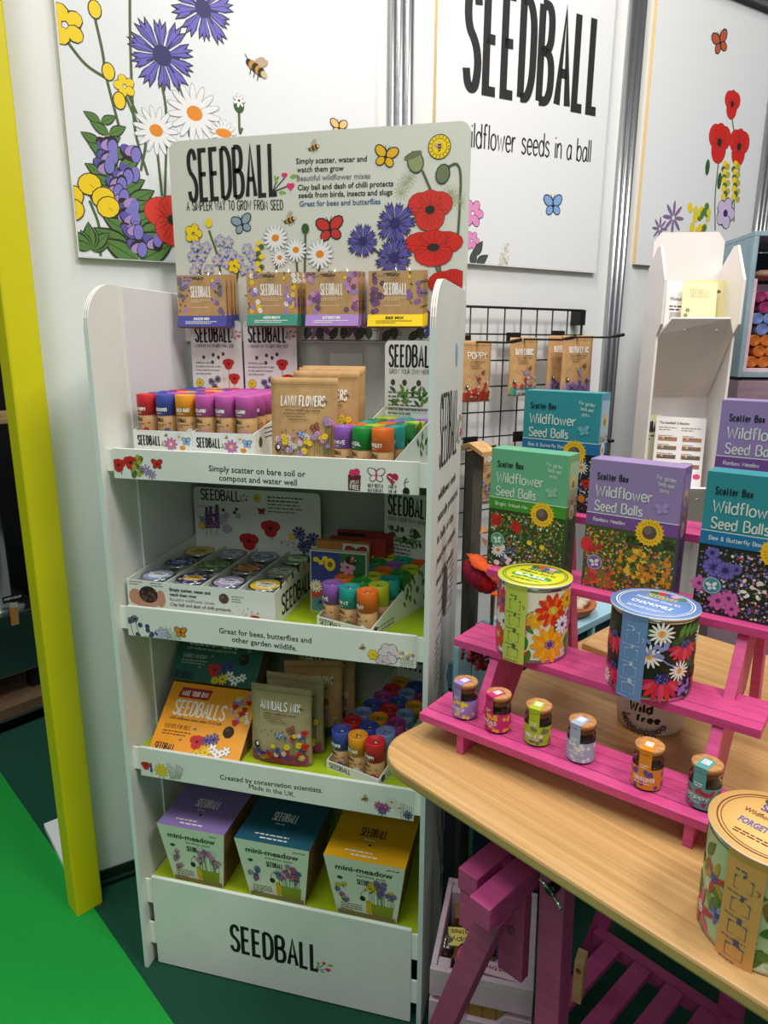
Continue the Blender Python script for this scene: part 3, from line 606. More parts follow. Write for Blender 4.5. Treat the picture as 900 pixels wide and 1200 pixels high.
for (x, y, r) in ((425, 283, 18), (463, 262, 22), (462, 302, 21)): cornflower(cv, *X(x, y), r * K, C('#5d58ab', .5), 10)
for (x, y, r) in ((323, 279, 15), (347, 293, 13), (375, 298, 16), (328, 302, 10)): daisy(cv, *X(x, y), r * K, None, None, 16)
cv.ell(*X(358, 268), .008, .01, LEAFD); petals(cv, *X(227, 274), 11 * K, 5, YEL, OL, .4); cv.ell(*X(245, 261), .008, .009, YEL)
for (x, y) in ((230, 288), (237, 300), (226, 300), (232, 310), (242, 290), (258, 282), (268, 284), (262, 296), (272, 298), (255, 305), (266, 308), (280, 305), (290, 292), (296, 300), (286, 316), (300, 312), (228, 318), (245, 316)): forget(cv, *X(x, y), 6.5 * K)
for k in range(10): cv.ell(*X(304 + 3 * math.sin(k * 2), 285 + k * 4), .006, .005, (YEL, STEM)[k % 2])
petals(cv, *X(275, 312), 8 * K, 5, YEL, OL, .4)
# the strip of drawing below the packets
cv.rect(.272, 1.324, .598, 1.385, C('#d2d3ca', .5)); cv.rect(.272, 1.3245, .598, 1.3265, OL)
for (x, m, r) in ((.31, C('#8c5f94', .5), .034), (.385, C('#7d5a8f', .5), .03), (.455, C('#bba7b4', .5), .034), (.545, C('#55539a', .5), .032)): petals(cv, x, 1.358, r, 9, m, OL, .15); cv.ell(x, 1.358, .008, .008, OL)
for k in range(12): leaf(cv, .28 + k * .027, 1.327, .03, 1.2 + .6 * math.sin(k * 3), C('#4d5646', .5))
mb.build('header_board', st)
# shelves
lips = [('Simply scatter on bare soil or', 'compost and water well', (245, 552), (358, 559), (257, 562), (348, 568)), ('Great for bees, butterflies and', 'other garden wildlife.', (257, 744), (365, 756), (272, 754), (348, 765)), ('Created by conservation scientists.', 'Made in the UK.', (258, 913), (378, 929), (292, 923), (346, 933))]
for i, (z0, z1, zb_) in enumerate(SH):
    mb = MB(); mb.abox(.0078, .5962, .0078, .3085, zb_ - .006, zb_, CARDIN); sh = mb.build('shelf', st)
    if i: mb = MB(); mb.abox(.009, .595, .009, .308, zb_, zb_ + .0012, LIME); mb.build('shelf_liner', sh)
    mb = MB(); mb.abox(.0188, .5812, 0, .0075, z0, z1, CARD)
    for xa, xb in ((.004, .0188), (.5812, .5965)): mb.abox(xa, xb, .002, .006, z0 + .012, z1 - .002, WHITE)
    cv = Cv(mb, (0, 0, 0), (1, 0, 0), (0, 0, 1), off=.0003); cv.clip = (.020, z0 + .001, .580, z1 - .001); X = lambda x, y: cv.px(x, y); t1, t2, a, b, c, d = lips[i]; K = .00165
    e = (1.0, -2.2, 1.0)[i]; f_ = (0, -2.4, 0)[i]; cv.textpx(t1, (a[0], a[1] + f_), (b[0], b[1] + f_), .0104, INK, .008); cv.textpx(t2, (c[0], c[1] + e), (d[0], d[1] + e), .0104, INK, .0 if i == 2 else .008)
    if i == 0:
        for q in (((141, 545), (143, 556)), ((153, 545), (155, 557))): cv.line([X(*p) for p in q], .002, STEM)
        poppy(cv, *X(139, 545), 8 * K); poppy(cv, *X(153, 542), 8 * K)
        for k in range(16): cv.ell(*X(162 + random.uniform(-5, 5), 536 + k * 1.4), .005, .005, (C('#a8a43c', .5), STEM)[k % 2])
        petals(cv, *X(171, 551), 7 * K, 8, LIL, OL, .12); petals(cv, *X(178, 556), 6 * K, 8, LIL, OL, .12); bfly(cv, *X(184, 544), 6 * K, RED)
        cv.quadpx([(408, 556), (423, 557), (422, 575), (408, 574)], C('#5e2a2a', .5)); cv.strokepx('#PEAT', (410, 567), (421, 567), .006, WHITE, .0008); cv.strokepx('FREE', (410, 573), (421, 574), .008, WHITE, .0012)
        for (x, y) in ((413, 554), (418, 553)): cv.ell(*X(x, y), .006, .006, HOT)
        bfly(cv, *X(441, 557), 8 * K, C('#eae6e2', .5)); cv.ell(*X(441, 557), .002, .008, HOT)
        for t, x0, y0 in (('HELP BEES &', 431, 571), ('BUTTERFLIES', 431, 577), ('MADE IN', 455, 572), ('THE UK', 455, 578)): cv.strokepx(t, (x0, y0), (x0 + (18 if x0 < 440 else 10), y0 + .8), .0065, INK, .0007)
        hx, hy = X(460, 561); [cv.ell(hx + sg * .004, hy + .003, .006, .006, C('#b52a3a', .5)) for sg in (-1, 1)]; cv.poly([(hx - .009, hy + .001), (hx, hy - .011), (hx + .009, hy + .001)], C('#b52a3a', .5)); cv.line([(hx - .007, hy + .004), (hx + .006, hy - .005)], .0015, WHITE); cv.line([(hx, hy + .006), (hx, hy - .008)], .0018, C('#3a3f8c', .5))
        cv.ell(*X(476, 576), .006, .007, INK); cv.line([X(476, 574), X(474, 566), X(477, 560)], .0012, INK, True); cv.line([X(474, 566), X(479, 564)], .001, INK)
    elif i == 1:
        for (x, y) in ((152, 727), (158, 725)): cornflower(cv, *X(x, y), 5 * K, C('#3f4373', .5), 8); cv.line([X(x, y), X(x + 6, y + 22)], .001, INK)
        for k in range(10): cv.ell(*X(166 + random.uniform(-5, 18), 738 + random.uniform(-6, 10)), .005, .005, C('#44466f', .5))
        petals(cv, *X(191, 744), 10 * K, 7, C('#b7bcd6', .5), OL, .26)
        for k in range(14): cv.line([X(196 + k * 1.2, 750), X(194 + k * 1.5, 733 + (k * 7) % 9)], .0007, C('#8f966a', .5))
        bfly(cv, *X(212, 741), 7 * K, ORA); bee(cv, *X(425, 759), 4 * K)
        petals(cv, *X(437, 767), 6 * K, 6, YEL, OL, .35); petals(cv, *X(456, 766), 12 * K, 6, C('#ded3dd', .5), OL, .4); petals(cv, *X(449, 775), 8 * K, 6, C('#d8c3d4', .5), OL, .35)
        for k in range(9): cv.line([X(470 + k * 1.7, 781), X(468 + k * 2, 764 + (k * 5) % 9)], .0007, C('#6d7358', .5)); cv.ell(*X(468 + k * 2, 764 + (k * 5) % 9), .003, .003, (YEL, WHITE, LIL)[k % 3])
    else:
        poppy(cv, *X(171, 897), 6 * K); petals(cv, *X(189, 903), 10 * K, 10, YEL, OL, .14); spike(cv, *X(178, 908), .026, C('#4c4477', .5))
        for k in range(12): x, y = 197 + k * 1.5, 896 + (k * 7) % 12; cv.line([X(200 + k, 913), X(x, y)], .0007, STEM); daisy(cv, *X(x, y), 3.4 * K, None, None, 8)
        bee(cv, *X(428, 936), 5 * K)
        for (x, y, m) in ((444, 944, MAG), (452, 946, MAG), (448, 950, C('#7a4c94', .5))): petals(cv, *X(x, y), 6 * K, 8, m, OL, .16)
        daisy(cv, *X(459, 940), 7 * K); daisy(cv, *X(468, 947), 6 * K); cornflower(cv, *X(478, 955), 6 * K, C('#4a4c8c', .5), 8)
        for k in range(6): cv.line([X(470 + k * 2.5, 960), X(470 + k * 2.5, 940 + k)], .0007, STEM)
    mb.build('shelf_lip', sh, .0012)
mb = MB(); mb.abox(.0078, .5962, .0078, .3085, ZBASE - .008, ZBASE, CARDIN); bs = mb.build('shelf', st)
mb = MB(); mb.abox(.009, .595, .009, .308, ZBASE, ZBASE + .0012, LIME); mb.build('shelf_liner', bs)
mb = MB(); mb.abox(.0188, .5812, 0, .0075, .0034, .224, CARD)
for xa, xb in ((.004, .0188), (.5812, .5965)):
    for za, zb2 in ((.155, .215), (.05, .105)): mb.abox(xa, xb, .002, .006, za, zb2, WHITE)
cv = Cv(mb, (0, 0, 0), (1, 0, 0), (0, 0, 1), off=.0003); logo(cv, (270, 1114), (375, 1140), .070, .0078); mb.build('front_panel', st, .0012)

# ================================================================== goods on the stand
ORD = ('front', 'second', 'third', 'fourth', 'fifth', 'sixth', 'seventh', 'eighth')
LMR = ('left', 'middle', 'right')
# --- cardboard seed tubes
TUBER, TUBEH = .0183, .08
def cyl_fn(r, z0=0.0, a0=0.0):  # wraps (arc length, height) round a cylinder standing at the local origin, a=0 faces -y
    return lambda a, b, d: V(((r + d) * math.sin(a / r + a0), -(r + d) * math.cos(a / r + a0), z0 + b))
def make_tube(colour, word, label, cat, group, fl):
    t = thing('seed_tube', label, cat, (0, 0, 0), 0, group); r = TUBER
    mb = MB(); mb.lathe([(0, 0), (r * .96, 0), (r, .002), (r, .0425), (r * .97, .043), (0, .043)], seg=24, mat=KRAFT)
    cv = Cv(mb, fn=cyl_fn(r), off=.0003); slogo(cv, -.017, .0315, .02, .0075, INK); cv.scrib(-.017, .026, .024, .0018, C('#6b5435', .7), 2)
    for k in range(3): petals(cv, .006 + k * .006 - .004, .009 + (k % 2) * .006, .0065, 7, fl, OL, .22)
    bee(cv, .014, .029, .003); mb.build('tube_body', t)
    cm = C(colour, .5); mb = MB(); R_ = r * 1.04
    mb.lathe([(r * .9, .0432), (R_, .0432), (R_, TUBEH - .001), (R_ - .0008, TUBEH), (R_ - .0024, TUBEH), (R_ - .0028, TUBEH - .0035), (0, TUBEH - .0035)], seg=24, mat=cm)
    cv = Cv(mb, fn=cyl_fn(R_), off=.0003); cv.stroke(word, -.016, .050, .026, .0072, WHITE, .0014); cv.scrib(-.014, .0465, .02, .0012, WHITE, 1)
    cv = Cv(mb, (0, 0, TUBEH - .0035), (1, 0, 0), (0, 1, 0), off=.0003)
    for k in range(3): leaf(cv, 0, 0, .008, k * 2.1 + .5, C('#3d3c38', .6), False)
    cv.ell(.003, -.002, .003, .002, C('#d8cbb0', .6)); mb.build('cap', t); return t
TC = {'red': ('#c9242b', 'RED POPPY', RED), 'blue': ('#3c4a9e', 'CORNFLOWER', VIO), 'orange': ('#e3941c', 'OXEYE DAISY', WHITE), 'pink': ('#b8529f', 'RED CAMPION', PK), 'purple': ('#8d57b0', 'CHIVE', LIL), 'green': ('#178a36', 'BASIL', LEAF), 'dark orange': ('#dc6a1e', 'PARSLEY', WHITE), 'teal': ('#1d9890', 'MINT', LEAF), 'lime': ('#b4c022', 'LEMON BALM', YEL), 'pale blue': ('#8390c8', 'FORGET ME NOT', SKY), 'magenta': ('#a53a8c', 'FOXGLOVE', PK)}
TT = {}
def put_tube(c, loc, rz, label, group):
    if c not in TT:
        h, wd_, fl = TC[c]; TT[c] = make_tube(h, wd_, label, 'seed tube', group, fl); o = TT[c]; o.location = loc; o.rotation_euler = (0, 0, rz); return o
    return dup(TT[c], loc, rz, label, group)
def tray(name, label, loc, rz, w_, d, hf, hb, floor_, front=None, sidep=None, card=None, group=None):
    t = thing(name, label, 'tray', loc, rz, group); M = WM[t.name]; mb = MB(M); wh = C('#e3e8e0', .55)
    mb.abox(0, w_, 0, d, 0, .0015, wh)
    if floor_ > .003: mb.abox(.002, w_ - .002, .002, d - .002, floor_ - .0015, floor_, wh)
    mb.abox(0, w_, 0, .0015, .0015, hf, wh)
    mb.abox(0, w_, d - .0015, d, .0015, hb, wh)
    for x in (0, w_ - .0015): mb.prism([V((x, .0015, .0015)), V((x, d - .0015, .0015)), V((x, d - .0015, hb)), V((x, .0015, hf))], (.0015, 0, 0), wh)
    if front: front(Cv(mb, (0, 0, 0), (1, 0, 0), (0, 0, 1), off=.0003))
    if sidep: sidep(Cv(mb, (w_, 0, 0), (0, 1, 0), (0, 0, 1), off=.0003), Cv(mb, (w_ - .0015, d, 0), (0, -1, 0), (0, 0, 1), off=.0003))
    mb.build('tray_body', t)
    if card:
        z0, z1, fn = card; mb = MB(M); r = .012
        pts = [(0.002, z0), (0.002, z1 - r)] + [(.002 + r - r * math.cos(a), z1 - r + r * math.sin(a)) for a in (.4, .8, 1.2)] + [(w_ - .002 - r + r * math.sin(a), z1 - r + r * math.cos(a)) for a in (.4, .8, 1.2)] + [(w_ - .002, z1 - r), (w_ - .002, z0)]
        mb.prism([V((a, d - .004, b)) for a, b in pts], (0, .002, 0), C('#e4e5dd', .5)); fn(Cv(mb, (0, d - .0042, 0), (1, 0, 0), (0, 0, 1), off=.0002), w_, z0, z1); mb.build('header_card', t)
    return t
def front_logo(cv, w_=.12, z=.0):
    slogo(cv, .008, z + .006, .048, .019); sprig(cv, .06, z + .008, .012)
    petals(cv, .077, z + .010, .013, 9, C('#c272b0', .5), OL, .17); cv.ell(.077, z + .01, .003, .003, YEL); daisy(cv, .094, z + .024, .008, None, None, 9); bfly(cv, .108, z + .016, .008, SKY); cv.ell(.1, z + .004, .006, .004, ORA); bee(cv, .068, z + .026, .004)
def card_poppy(cv, w_, z0, z1):
    h = z1 - z0; slogo(cv, .012, z1 - .045, .085, .036, INK, .004); sprig(cv, .099, z1 - .034, .018); cv.stroke('A SIMPLER WAY TO GROW FROM SEED', .012, z1 - .055, .088, .007, INK, .0006, 0, 2.4)
    for k, (a, b) in enumerate(((.03, .075), (.052, .07), (.064, .075), (.075, .068), (.05, .085))): cv.ell(a, z1 - b, .0035, .004, C('#54433a', .8))
    for k, t in enumerate(('Wildflower seeds,', 'naturally protected in balls', 'of clay, peat-free compost', 'and chilli powder')): cv.text(t, .01, z1 - .088 - k * .0075, (.036, .058, .055, .036)[k], .004, INK)
    for (x, y, r) in ((.086, .088, .012), (.098, .118, .012)): cv.line([(x, z1 - y), (x, z0 + .004)], .001, STEM); poppy(cv, x, z1 - y, r)
    badge(cv, .018, z1 - .128, .009)
    for (x, y) in ((.045, .125), (.06, .12), (.052, .136)): cornflower(cv, x, z1 - y, .008, C('#565494', .5), 8)
    daisy(cv, .075, z1 - .118, .006); petals(cv, .056, z1 - .142, .007, 7, MAG, OL, .2)
    for k in range(8): leaf(cv, .012 + k * .012, z0 + .004, .008, 1.2 + .5 * (k % 3), C('#44503c', .6), False)
def card_grow(cv, w_, z0, z1):
    slogo(cv, .01, z1 - .05, w_ - .02, .042, INK, .0042); cv.stroke('GROW YOUR OWN HERBS', .012, z1 - .062, w_ - .026, .009, INK, .0008, 0, 2.2)
    for a in (.02, .045, .075): cv.ell(a, z1 - .078, .005, .006, C('#44453a', .8))
    for k in range(6): cv.scrib(.01, z1 - .098 - .008 * k, w_ - .02, .0035, C('#5b5b55', .6))
    for k in range(26): leaf(cv, .012 + random.random() * (w_ - .04), z0 + .002 + random.random() * .03, .016, random.random() * 3, random.choice((LEAF, C('#6f9340', .6), LEAFD)), False)
# top shelf, left: two printed trays, three tubes wide each
zb = SH[0][2]; gl = 'seed tubes in the left trays on the top shelf'
for k in range(2):
    def sp_(cv, cv2): cv.ell(.03, .045, .008, .01, C('#5d4a40', .8)); [cv.scrib(.05, .05 + .008 * j, .05, .003, INK) for j in range(3)]
    tray('display_tray', ('white printed tray of seed tubes, left of the two on the top shelf', 'white printed tray of pink seed tubes, right of the two on the top shelf')[k], (.031 + .1205 * k, .050, zb), 0, .120, .232, .063, .10, .047, (lambda cv: front_logo(cv, z=.029)), sp_, (.10, .265, card_poppy), 'printed tube trays on the top shelf')
cl_ = ['red', 'blue', 'orange']
for r in range(6):
    for c in range(6):
        col = cl_[(c + r * 2) % 3] if c < 3 else 'pink'
        if c < 3 and r in (1, 4) and c != 2: col = ('blue', 'pink')[c]
        x = .0515 + c * .0395 + (.001 if c > 2 else 0); y = .0725 + r * .0372
        put_tube(col, (x, y, zb + .0475), random.uniform(-.35, .35), '%s seed tube, %s row, %s place, %s tray on top shelf' % (col, ORD[r], LMR[c % 3], ('far left', 'second')[c > 2]), gl)
# herb tubes, angled trays at the right of each shelf
def herb(shelf, org, deg, rows, cols_, pal, nm, card):
    a = math.radians(-deg); z = SH[shelf][2] + .0014; o = V((org[0], org[1], z)); X_ = V((math.cos(a), math.sin(a), 0)); Y_ = V((-math.sin(a), math.cos(a), 0)); p = .0382
    c0 = o - X_ * (TUBER * 1.16) - Y_ * (TUBER * 1.16)
    def sp_(cv, cv2):
        for k in range(22): leaf(cv, .11 + random.random() * .10, .012 + random.random() * .06, .018, 1 + random.random() * 1.4, random.choice((LEAF, LEAFD, C('#6f9340', .6))), False)
        cv.scrib(.02, .012, .06, .004, C('#8a9a70', .6), 3); cv.ell(.015, .012, .007, .007, C('#4d3b2c', .8))
        for k in range(16): leaf(cv2, .05 + random.random() * .08, .02 + random.random() * .05, .018, 1 + random.random() * 1.4, random.choice((LEAF, LEAFD)), False)
    tray('display_tray', 'white leaf-printed tray of %s, at the right of the %s shelf' % nm, tuple(c0), a, p * cols_ + .004, p * rows + .006, .018, .10, .0015, (lambda cv: slogo(cv, .006, .004, .05, .011)), sp_, card)
    for r in range(rows):
        for c in range(cols_):
            q = o + X_ * (p * c) + Y_ * (p * r); col = pal[r % len(pal)][c % cols_]
            put_tube(col, (q.x, q.y, z + .0016), a + random.uniform(-.3, .3), '%s seed tube, %s row, %s place, right tray on %s shelf' % (col, ORD[r], LMR[c], nm[1]), '%s in the tray on the %s shelf' % nm)
herb(0, (.438, .058), 16, 5, 3, [('purple', 'green', 'dark orange'), ('dark orange', 'lime', 'teal'), ('teal', 'dark orange', 'green'), ('green', 'purple', 'lime'), ('lime', 'teal', 'purple')], ('herb tubes', 'top'), (.10, .225, card_grow))
herb(1, (.411, .062), 18, 6, 3, [('purple', 'teal', 'dark orange'), ('dark orange', 'green', 'lime'), ('purple', 'lime', 'teal'), ('teal', 'dark orange', 'green'), ('green', 'purple', 'lime'), ('lime', 'teal', 'dark orange')], ('herb tubes', 'middle'), (.10, .215, card_grow))
def card_bee(cv, w_, z0, z1): bee(cv, .025, z1 - .02, .012); bfly(cv, .065, z1 - .02, .012, C('#6d655c', .6)); [leaf(cv, .01 + k * .012, z1 - .05, .014, 1.2, C('#5b5a48', .6), False) for k in range(8)]
herb(2, (.426, .059), 17, 7, 3, [('blue', 'orange', 'red'), ('red', 'blue', 'pale blue'), ('pale blue', 'orange', 'magenta'), ('blue', 'red', 'pale blue'), ('magenta', 'blue', 'orange'), ('red', 'pale blue', 'magenta'), ('orange', 'blue', 'red')], ('flower tubes', 'lowest'), (.095, .15, card_bee))

# --- stand-up pouches
def pouch_fn(w_, h, t):
    def th(x, z):
        u = 2 * x / w_; v = z / h
        return t * max(0.0, 1 - u * u) ** .6 * ((.55 + .45 * min(1, v / .12)) if v < .12 else max(0.0, 1 - ((v - .12) / .80) ** 1.5) if v < .92 else 0.0) * .5
    return th
def pouch_mesh(M, w_, h, t, mat, paint, tear=True):
    th = pouch_fn(w_, h, t); mb = MB(M); nx, nz = 12, 18; wb = lambda j: 1.0 - .03 * math.sin(PI * j / nz)
    g = {}
    for sd in (-1, 1):
        for j in range(nz + 1):
            for i in range(nx + 1):
                x = (i / nx - .5) * w_ * wb(j); z = h * j / nz; cr_ = .0006 * math.sin(i * 2.3 + j * 1.1) * (1 if 0 < i < nx else 0)
                g[sd, i, j] = mb.av((x, sd * (th(x, z) + .0006) + cr_, z))
    for sd in (-1, 1):
        for j in range(nz):
            for i in range(nx):
                q = (g[sd, i, j], g[sd, i + 1, j], g[sd, i + 1, j + 1], g[sd, i, j + 1]); mb.face(q if sd < 0 else q[::-1], mat, True)
    for j in range(nz):
        mb.face((g[1, 0, j], g[-1, 0, j], g[-1, 0, j + 1], g[1, 0, j + 1]), mat); mb.face((g[-1, nx, j], g[1, nx, j], g[1, nx, j + 1], g[-1, nx, j + 1]), mat)
    for i in range(nx):
        mb.face((g[-1, i, nz], g[-1, i + 1, nz], g[1, i + 1, nz], g[1, i, nz]), mat); mb.face((g[1, i, 0], g[1, i + 1, 0], g[-1, i + 1, 0], g[-1, i, 0]), mat)
    cv = Cv(mb, fn=lambda a, b, d: V((a, -(th(a, b) + .0026 + d), b)), off=.0004); paint(cv, w_, h); return mb
def paint_pouch(title, band, fl, small=True, bandtext=None, lift=0.0):
    def f(cv, w_, h):
        if band: cv.rect(-w_ * .46, h * .015, w_ * .46, h * .16, C(band, .55), 12)
        cv.rect(-w_ * .49, h * .925, w_ * .49, h * .93, KRAFTD, 8)
        tw = w_ * .66; cv.stroke(title, -tw / 2, h * .70, tw, h * .115, WHITE, h * .0135, 0, 1.7); cv.text('native wildflower seeds', -w_ * .26, h * .65, w_ * .52, h * .018, INK, .02)
        for k in range(3): cv.scrib(-w_ * (.28 - .04 * k), h * (.615 - .03 * k), w_ * (.56 - .08 * k), h * .011, C('#6b5435', .7))
        for k in range(7): cv.ell(-w_ * .3 + k * w_ * .06, h * (.42 + .03 * math.sin(k * 2.4)), h * .009, h * .009, C('#4f3d2e', .8), 0, 7)
        bfly(cv, w_ * .2, h * .48, w_ * .06, C('#9a5a3c', .6), .5); bfly(cv, 0, h * .40, w_ * .05, SKY, -.3); bee(cv, w_ * .33, h * .76, w_ * .04)
        base = cv.l
        for k in range(34):
            x = random.uniform(-.38, .43) * w_; y = (lift + random.uniform(.05, .40) * (1 if x > 0 else .55)) * h; r = random.uniform(.035, .07) * w_; q = random.choice(fl); cv.line([(x, h * (.02 + lift)), (x, y)], w_ * .008, STEM)
            if q == 'poppy': poppy(cv, x, y, r * .9)
            elif q == 'corn': cornflower(cv, x, y, r * .8, C('#4d55b5', .5), 8)
            elif q == 'daisy': daisy(cv, x, y, r * .8, None, None, 9)
            elif q == 'yellow': petals(cv, x, y, r * .9, 10, YEL, OL, .16)
            elif q == 'lilac': petals(cv, x, y, r * .8, 8, LIL, OL, .18)
            else: petals(cv, x, y, r * .8, 7, PK, OL, .2)
        if bandtext: cv.text(bandtext, -w_ * .3, h * .06, w_ * .6, h * .045, WHITE, .02)
        cv.ell(-w_ * .36, h * .25, w_ * .05, w_ * .06, OL); cv.ell(-w_ * .35, h * .26, w_ * .025, w_ * .03, WHITE)
    return f
PK_KR = KRAFT; OLIVEK = NZ('olive_kraft', '#9c8d66', '#aa9a72', 50, rough=.7, bump=.05)
def pouch(loc, rz, w_, h, t, paint, label, group, mat=None, tilt=0.0, name='seed_pouch'):
    M = Matrix.Translation(V(loc)) @ Matrix.Rotation(rz, 4, 'Z') @ Matrix.Rotation(tilt, 4, 'X')
    o = pouch_mesh(M, w_, h, t, mat or KRAFT, paint).build(name); move_origin(o, loc, rz); return tag(o, label, 'seed pouch', group)
gp = 'kraft lawn flower pouches on the top shelf'; lawn = paint_pouch('LAWN FLOWERS', None, ('yellow', 'yellow', 'daisy', 'pink', 'lilac', 'daisy'), lift=.17)
zt1 = SH[0][2] + .0004
pouch((.363, .062, zt1), 0, .124, .162, .036, lawn, 'kraft LAWN FLOWERS pouch at the front of the top shelf', gp, tilt=-.03)
pouch((.388, .108, zt1), 0, .124, .172, .036, lawn, 'kraft LAWN FLOWERS pouch half hidden behind the front one', gp, tilt=-.03)
pouch((.384, .152, zt1), 0, .124, .176, .034, lawn, 'kraft pouch third in line, only its top edge showing', gp)
pouch((.376, .194, zt1), 0, .124, .178, .032, lawn, 'rearmost kraft pouch of the row on the top shelf', gp)
zs3 = SH[2][2] + .0016; ga = 'annuals mix pouches on the lowest shelf'; ann = paint_pouch('ANNUALS MIX', '#a83a70', ('poppy', 'poppy', 'corn', 'daisy', 'yellow', 'corn'), lift=.06)
pouch((.307, .046, zs3), 0, .126, .158, .036, ann, 'olive kraft ANNUALS MIX pouch at the front of the lowest shelf', ga, OLIVEK, -.05)
pouch((.318, .094, zs3), 0, .122, .162, .034, ann, 'olive kraft ANNUALS pouch directly behind the front pouch on the lowest shelf', ga, OLIVEK, -.03)
hed = paint_pouch('HEDGEROW', '#2a5a58', ('lilac', 'daisy', 'pink', 'corn'))
pouch((.338, .152, zs3), .25, .12, .172, .034, hed, 'kraft pouch leaning crooked, third on the lowest shelf', ga, KRAFT, .03)
pouch((.345, .212, zs3), 0, .13, .19, .034, hed, 'rearmost kraft HEDGEROW pouch on the lowest shelf', ga, KRAFT)

# --- seed packets hanging from the header hooks
def packet_paint(cv, M_):
    pass
def make_packet(band, word, fl, label, group, ink):
    t = thing('seed_packet', label, 'seed packet', (0, 0, 0), 0, group); w_ = .105; mb = MB()
    mb.abox(-w_ / 2, w_ / 2, -.0022, .0022, .024, .103, KRAFT)
    cv = Cv(mb, (-w_ / 2, -.0022, .024), (1, 0, 0), (0, 0, 1), off=.0003)
    for k in range(44):
        sg = k % 2; x = (random.random() ** 1.4) * .024; y = random.uniform(.003, .074); cv.l = cv.step * (k % 9)
        if fl[k % len(fl)] is None: leaf(cv, (w_ - x - .004) if sg else x, y, .007, random.random() * 3, random.choice((LEAFD, C('#5a5538', .7))), False)
        else: petals(cv, (w_ - x - .004) if sg else x + .004, y, .0058, 6, fl[k % len(fl)], None, .3)
    cv.l = cv.step * 14; slogo(cv, .029, .036, .046, .022, WHITE, .0023); cv.scrib(.03, .030, .044, .0018, C('#e5d3b4', .6), 2); cv.scrib(.03, .016, .044, .0018, C('#e5d3b4', .6), 1)
    cv.ell(.079, .068, .004, .004, OL); cv.ell(.079, .068, .0036, .0036, YEL); cv.ell(.044, .073, .017, .003, C('#5d5140', .6)); cv.line([(.013, .071), (.035, .072)], .0022, C('#cfc8ba', .3, .6)); mb.build('card_front', t)
    bm = C(band, .5); mb = MB(); p = [(-.0028, .0245), (-.0085, .003), (.0028, .0), (.0028, .0245)]
    mb.prism([V((-w_ / 2 - .001, a, b)) for a, b in p], (w_ + .002, 0, 0), bm, back=bm)
    n_ = V((0, -.0057, -.0215)); up = -n_.normalized(); cv = Cv(mb, (-w_ / 2, -.0085, .003), (1, 0, 0), up, off=.0003); im = C(ink, .5)
    cv.text(word, .034, .0135, .036, .005, im, .03); cv.scrib(.016, .0095, .07, .0016, im, 2, .0035); mb.poly([(-w_ / 2, -.0083, .0028), (w_ / 2, -.0083, .0028), (w_ / 2, .002, 0.0), (-w_ / 2, .002, 0.0)], KRAFTD); mb.build('colour_band', t); return t
PKT = [('#464a94', 'SHADE MIX', (LIL, None, C('#7c6a8e', .6), None, C('#5c6f86', .6)), 'white', 5, (235, 322), 'indigo'), ('#3f8a78', 'GARDEN MEADOW', (YEL, LIL, None, C('#8a6fb0', .6), WHITE), 'white', 4, (318, 319), 'green'), ('#a583c6', 'BUTTERFLY MIX', (C('#8b5a94', .6), PK, C('#6d4c7c', .6), LIL, None), 'white', 4, (389, 318), 'lilac'), ('#f2cf0c', 'BEE MIX', (C('#7b4f86', .6), None, C('#5a4a5c', .6), C('#8b6aa0', .6)), 'ink', 6, (464, 317), 'yellow')]
for g, (band, word, fl, ink, n, top_, cn) in enumerate(PKT):
    grp = '%s banded packets on one hook' % cn; tmp = None
    p = onpl(top_[0], top_[1], (0, .245, 0), V((0, 1, 0)))
    for k in range(n):
        lab = '%s-banded kraft seed packet, %s in its hanging stack below the header' % (cn, ORD[k]); y = .245 + k * (.048 / (n - 1) if n > 1 else 0)
        loc = (p.x + .0012 * math.sin(k * 2.2), y, p.z - .1035 + .001 * k); rz = .02 * math.sin(k * 1.7)
        if not tmp:
            tmp = make_packet(band, word, fl, lab, grp, '#f4f1ea' if ink == 'white' else '#2b2608'); tmp.location = loc; tmp.rotation_euler = (0, 0, rz)
        else: dup(tmp, loc, rz, lab)
    mb = MB(); hz = p.z - .006
    for dx in (-.006, .006):
        mb.tube([(p.x + dx, .3040, hz + .004), (p.x + dx, .27, hz - .001), (p.x + dx * .6, .237, hz - .001), (p.x + dx * .3, .231, hz + .006)], .0013, CHROME, 6); mb.tube([(p.x + dx * 2.2, .302, hz), (p.x + dx * 2.2, .302, hz + .016)], .0022, CHROME, 8)
    mb.abox(p.x - .018, p.x + .018, .3025, .3040, hz - .002, hz + .006, CHROME); mb.build('hook', st)

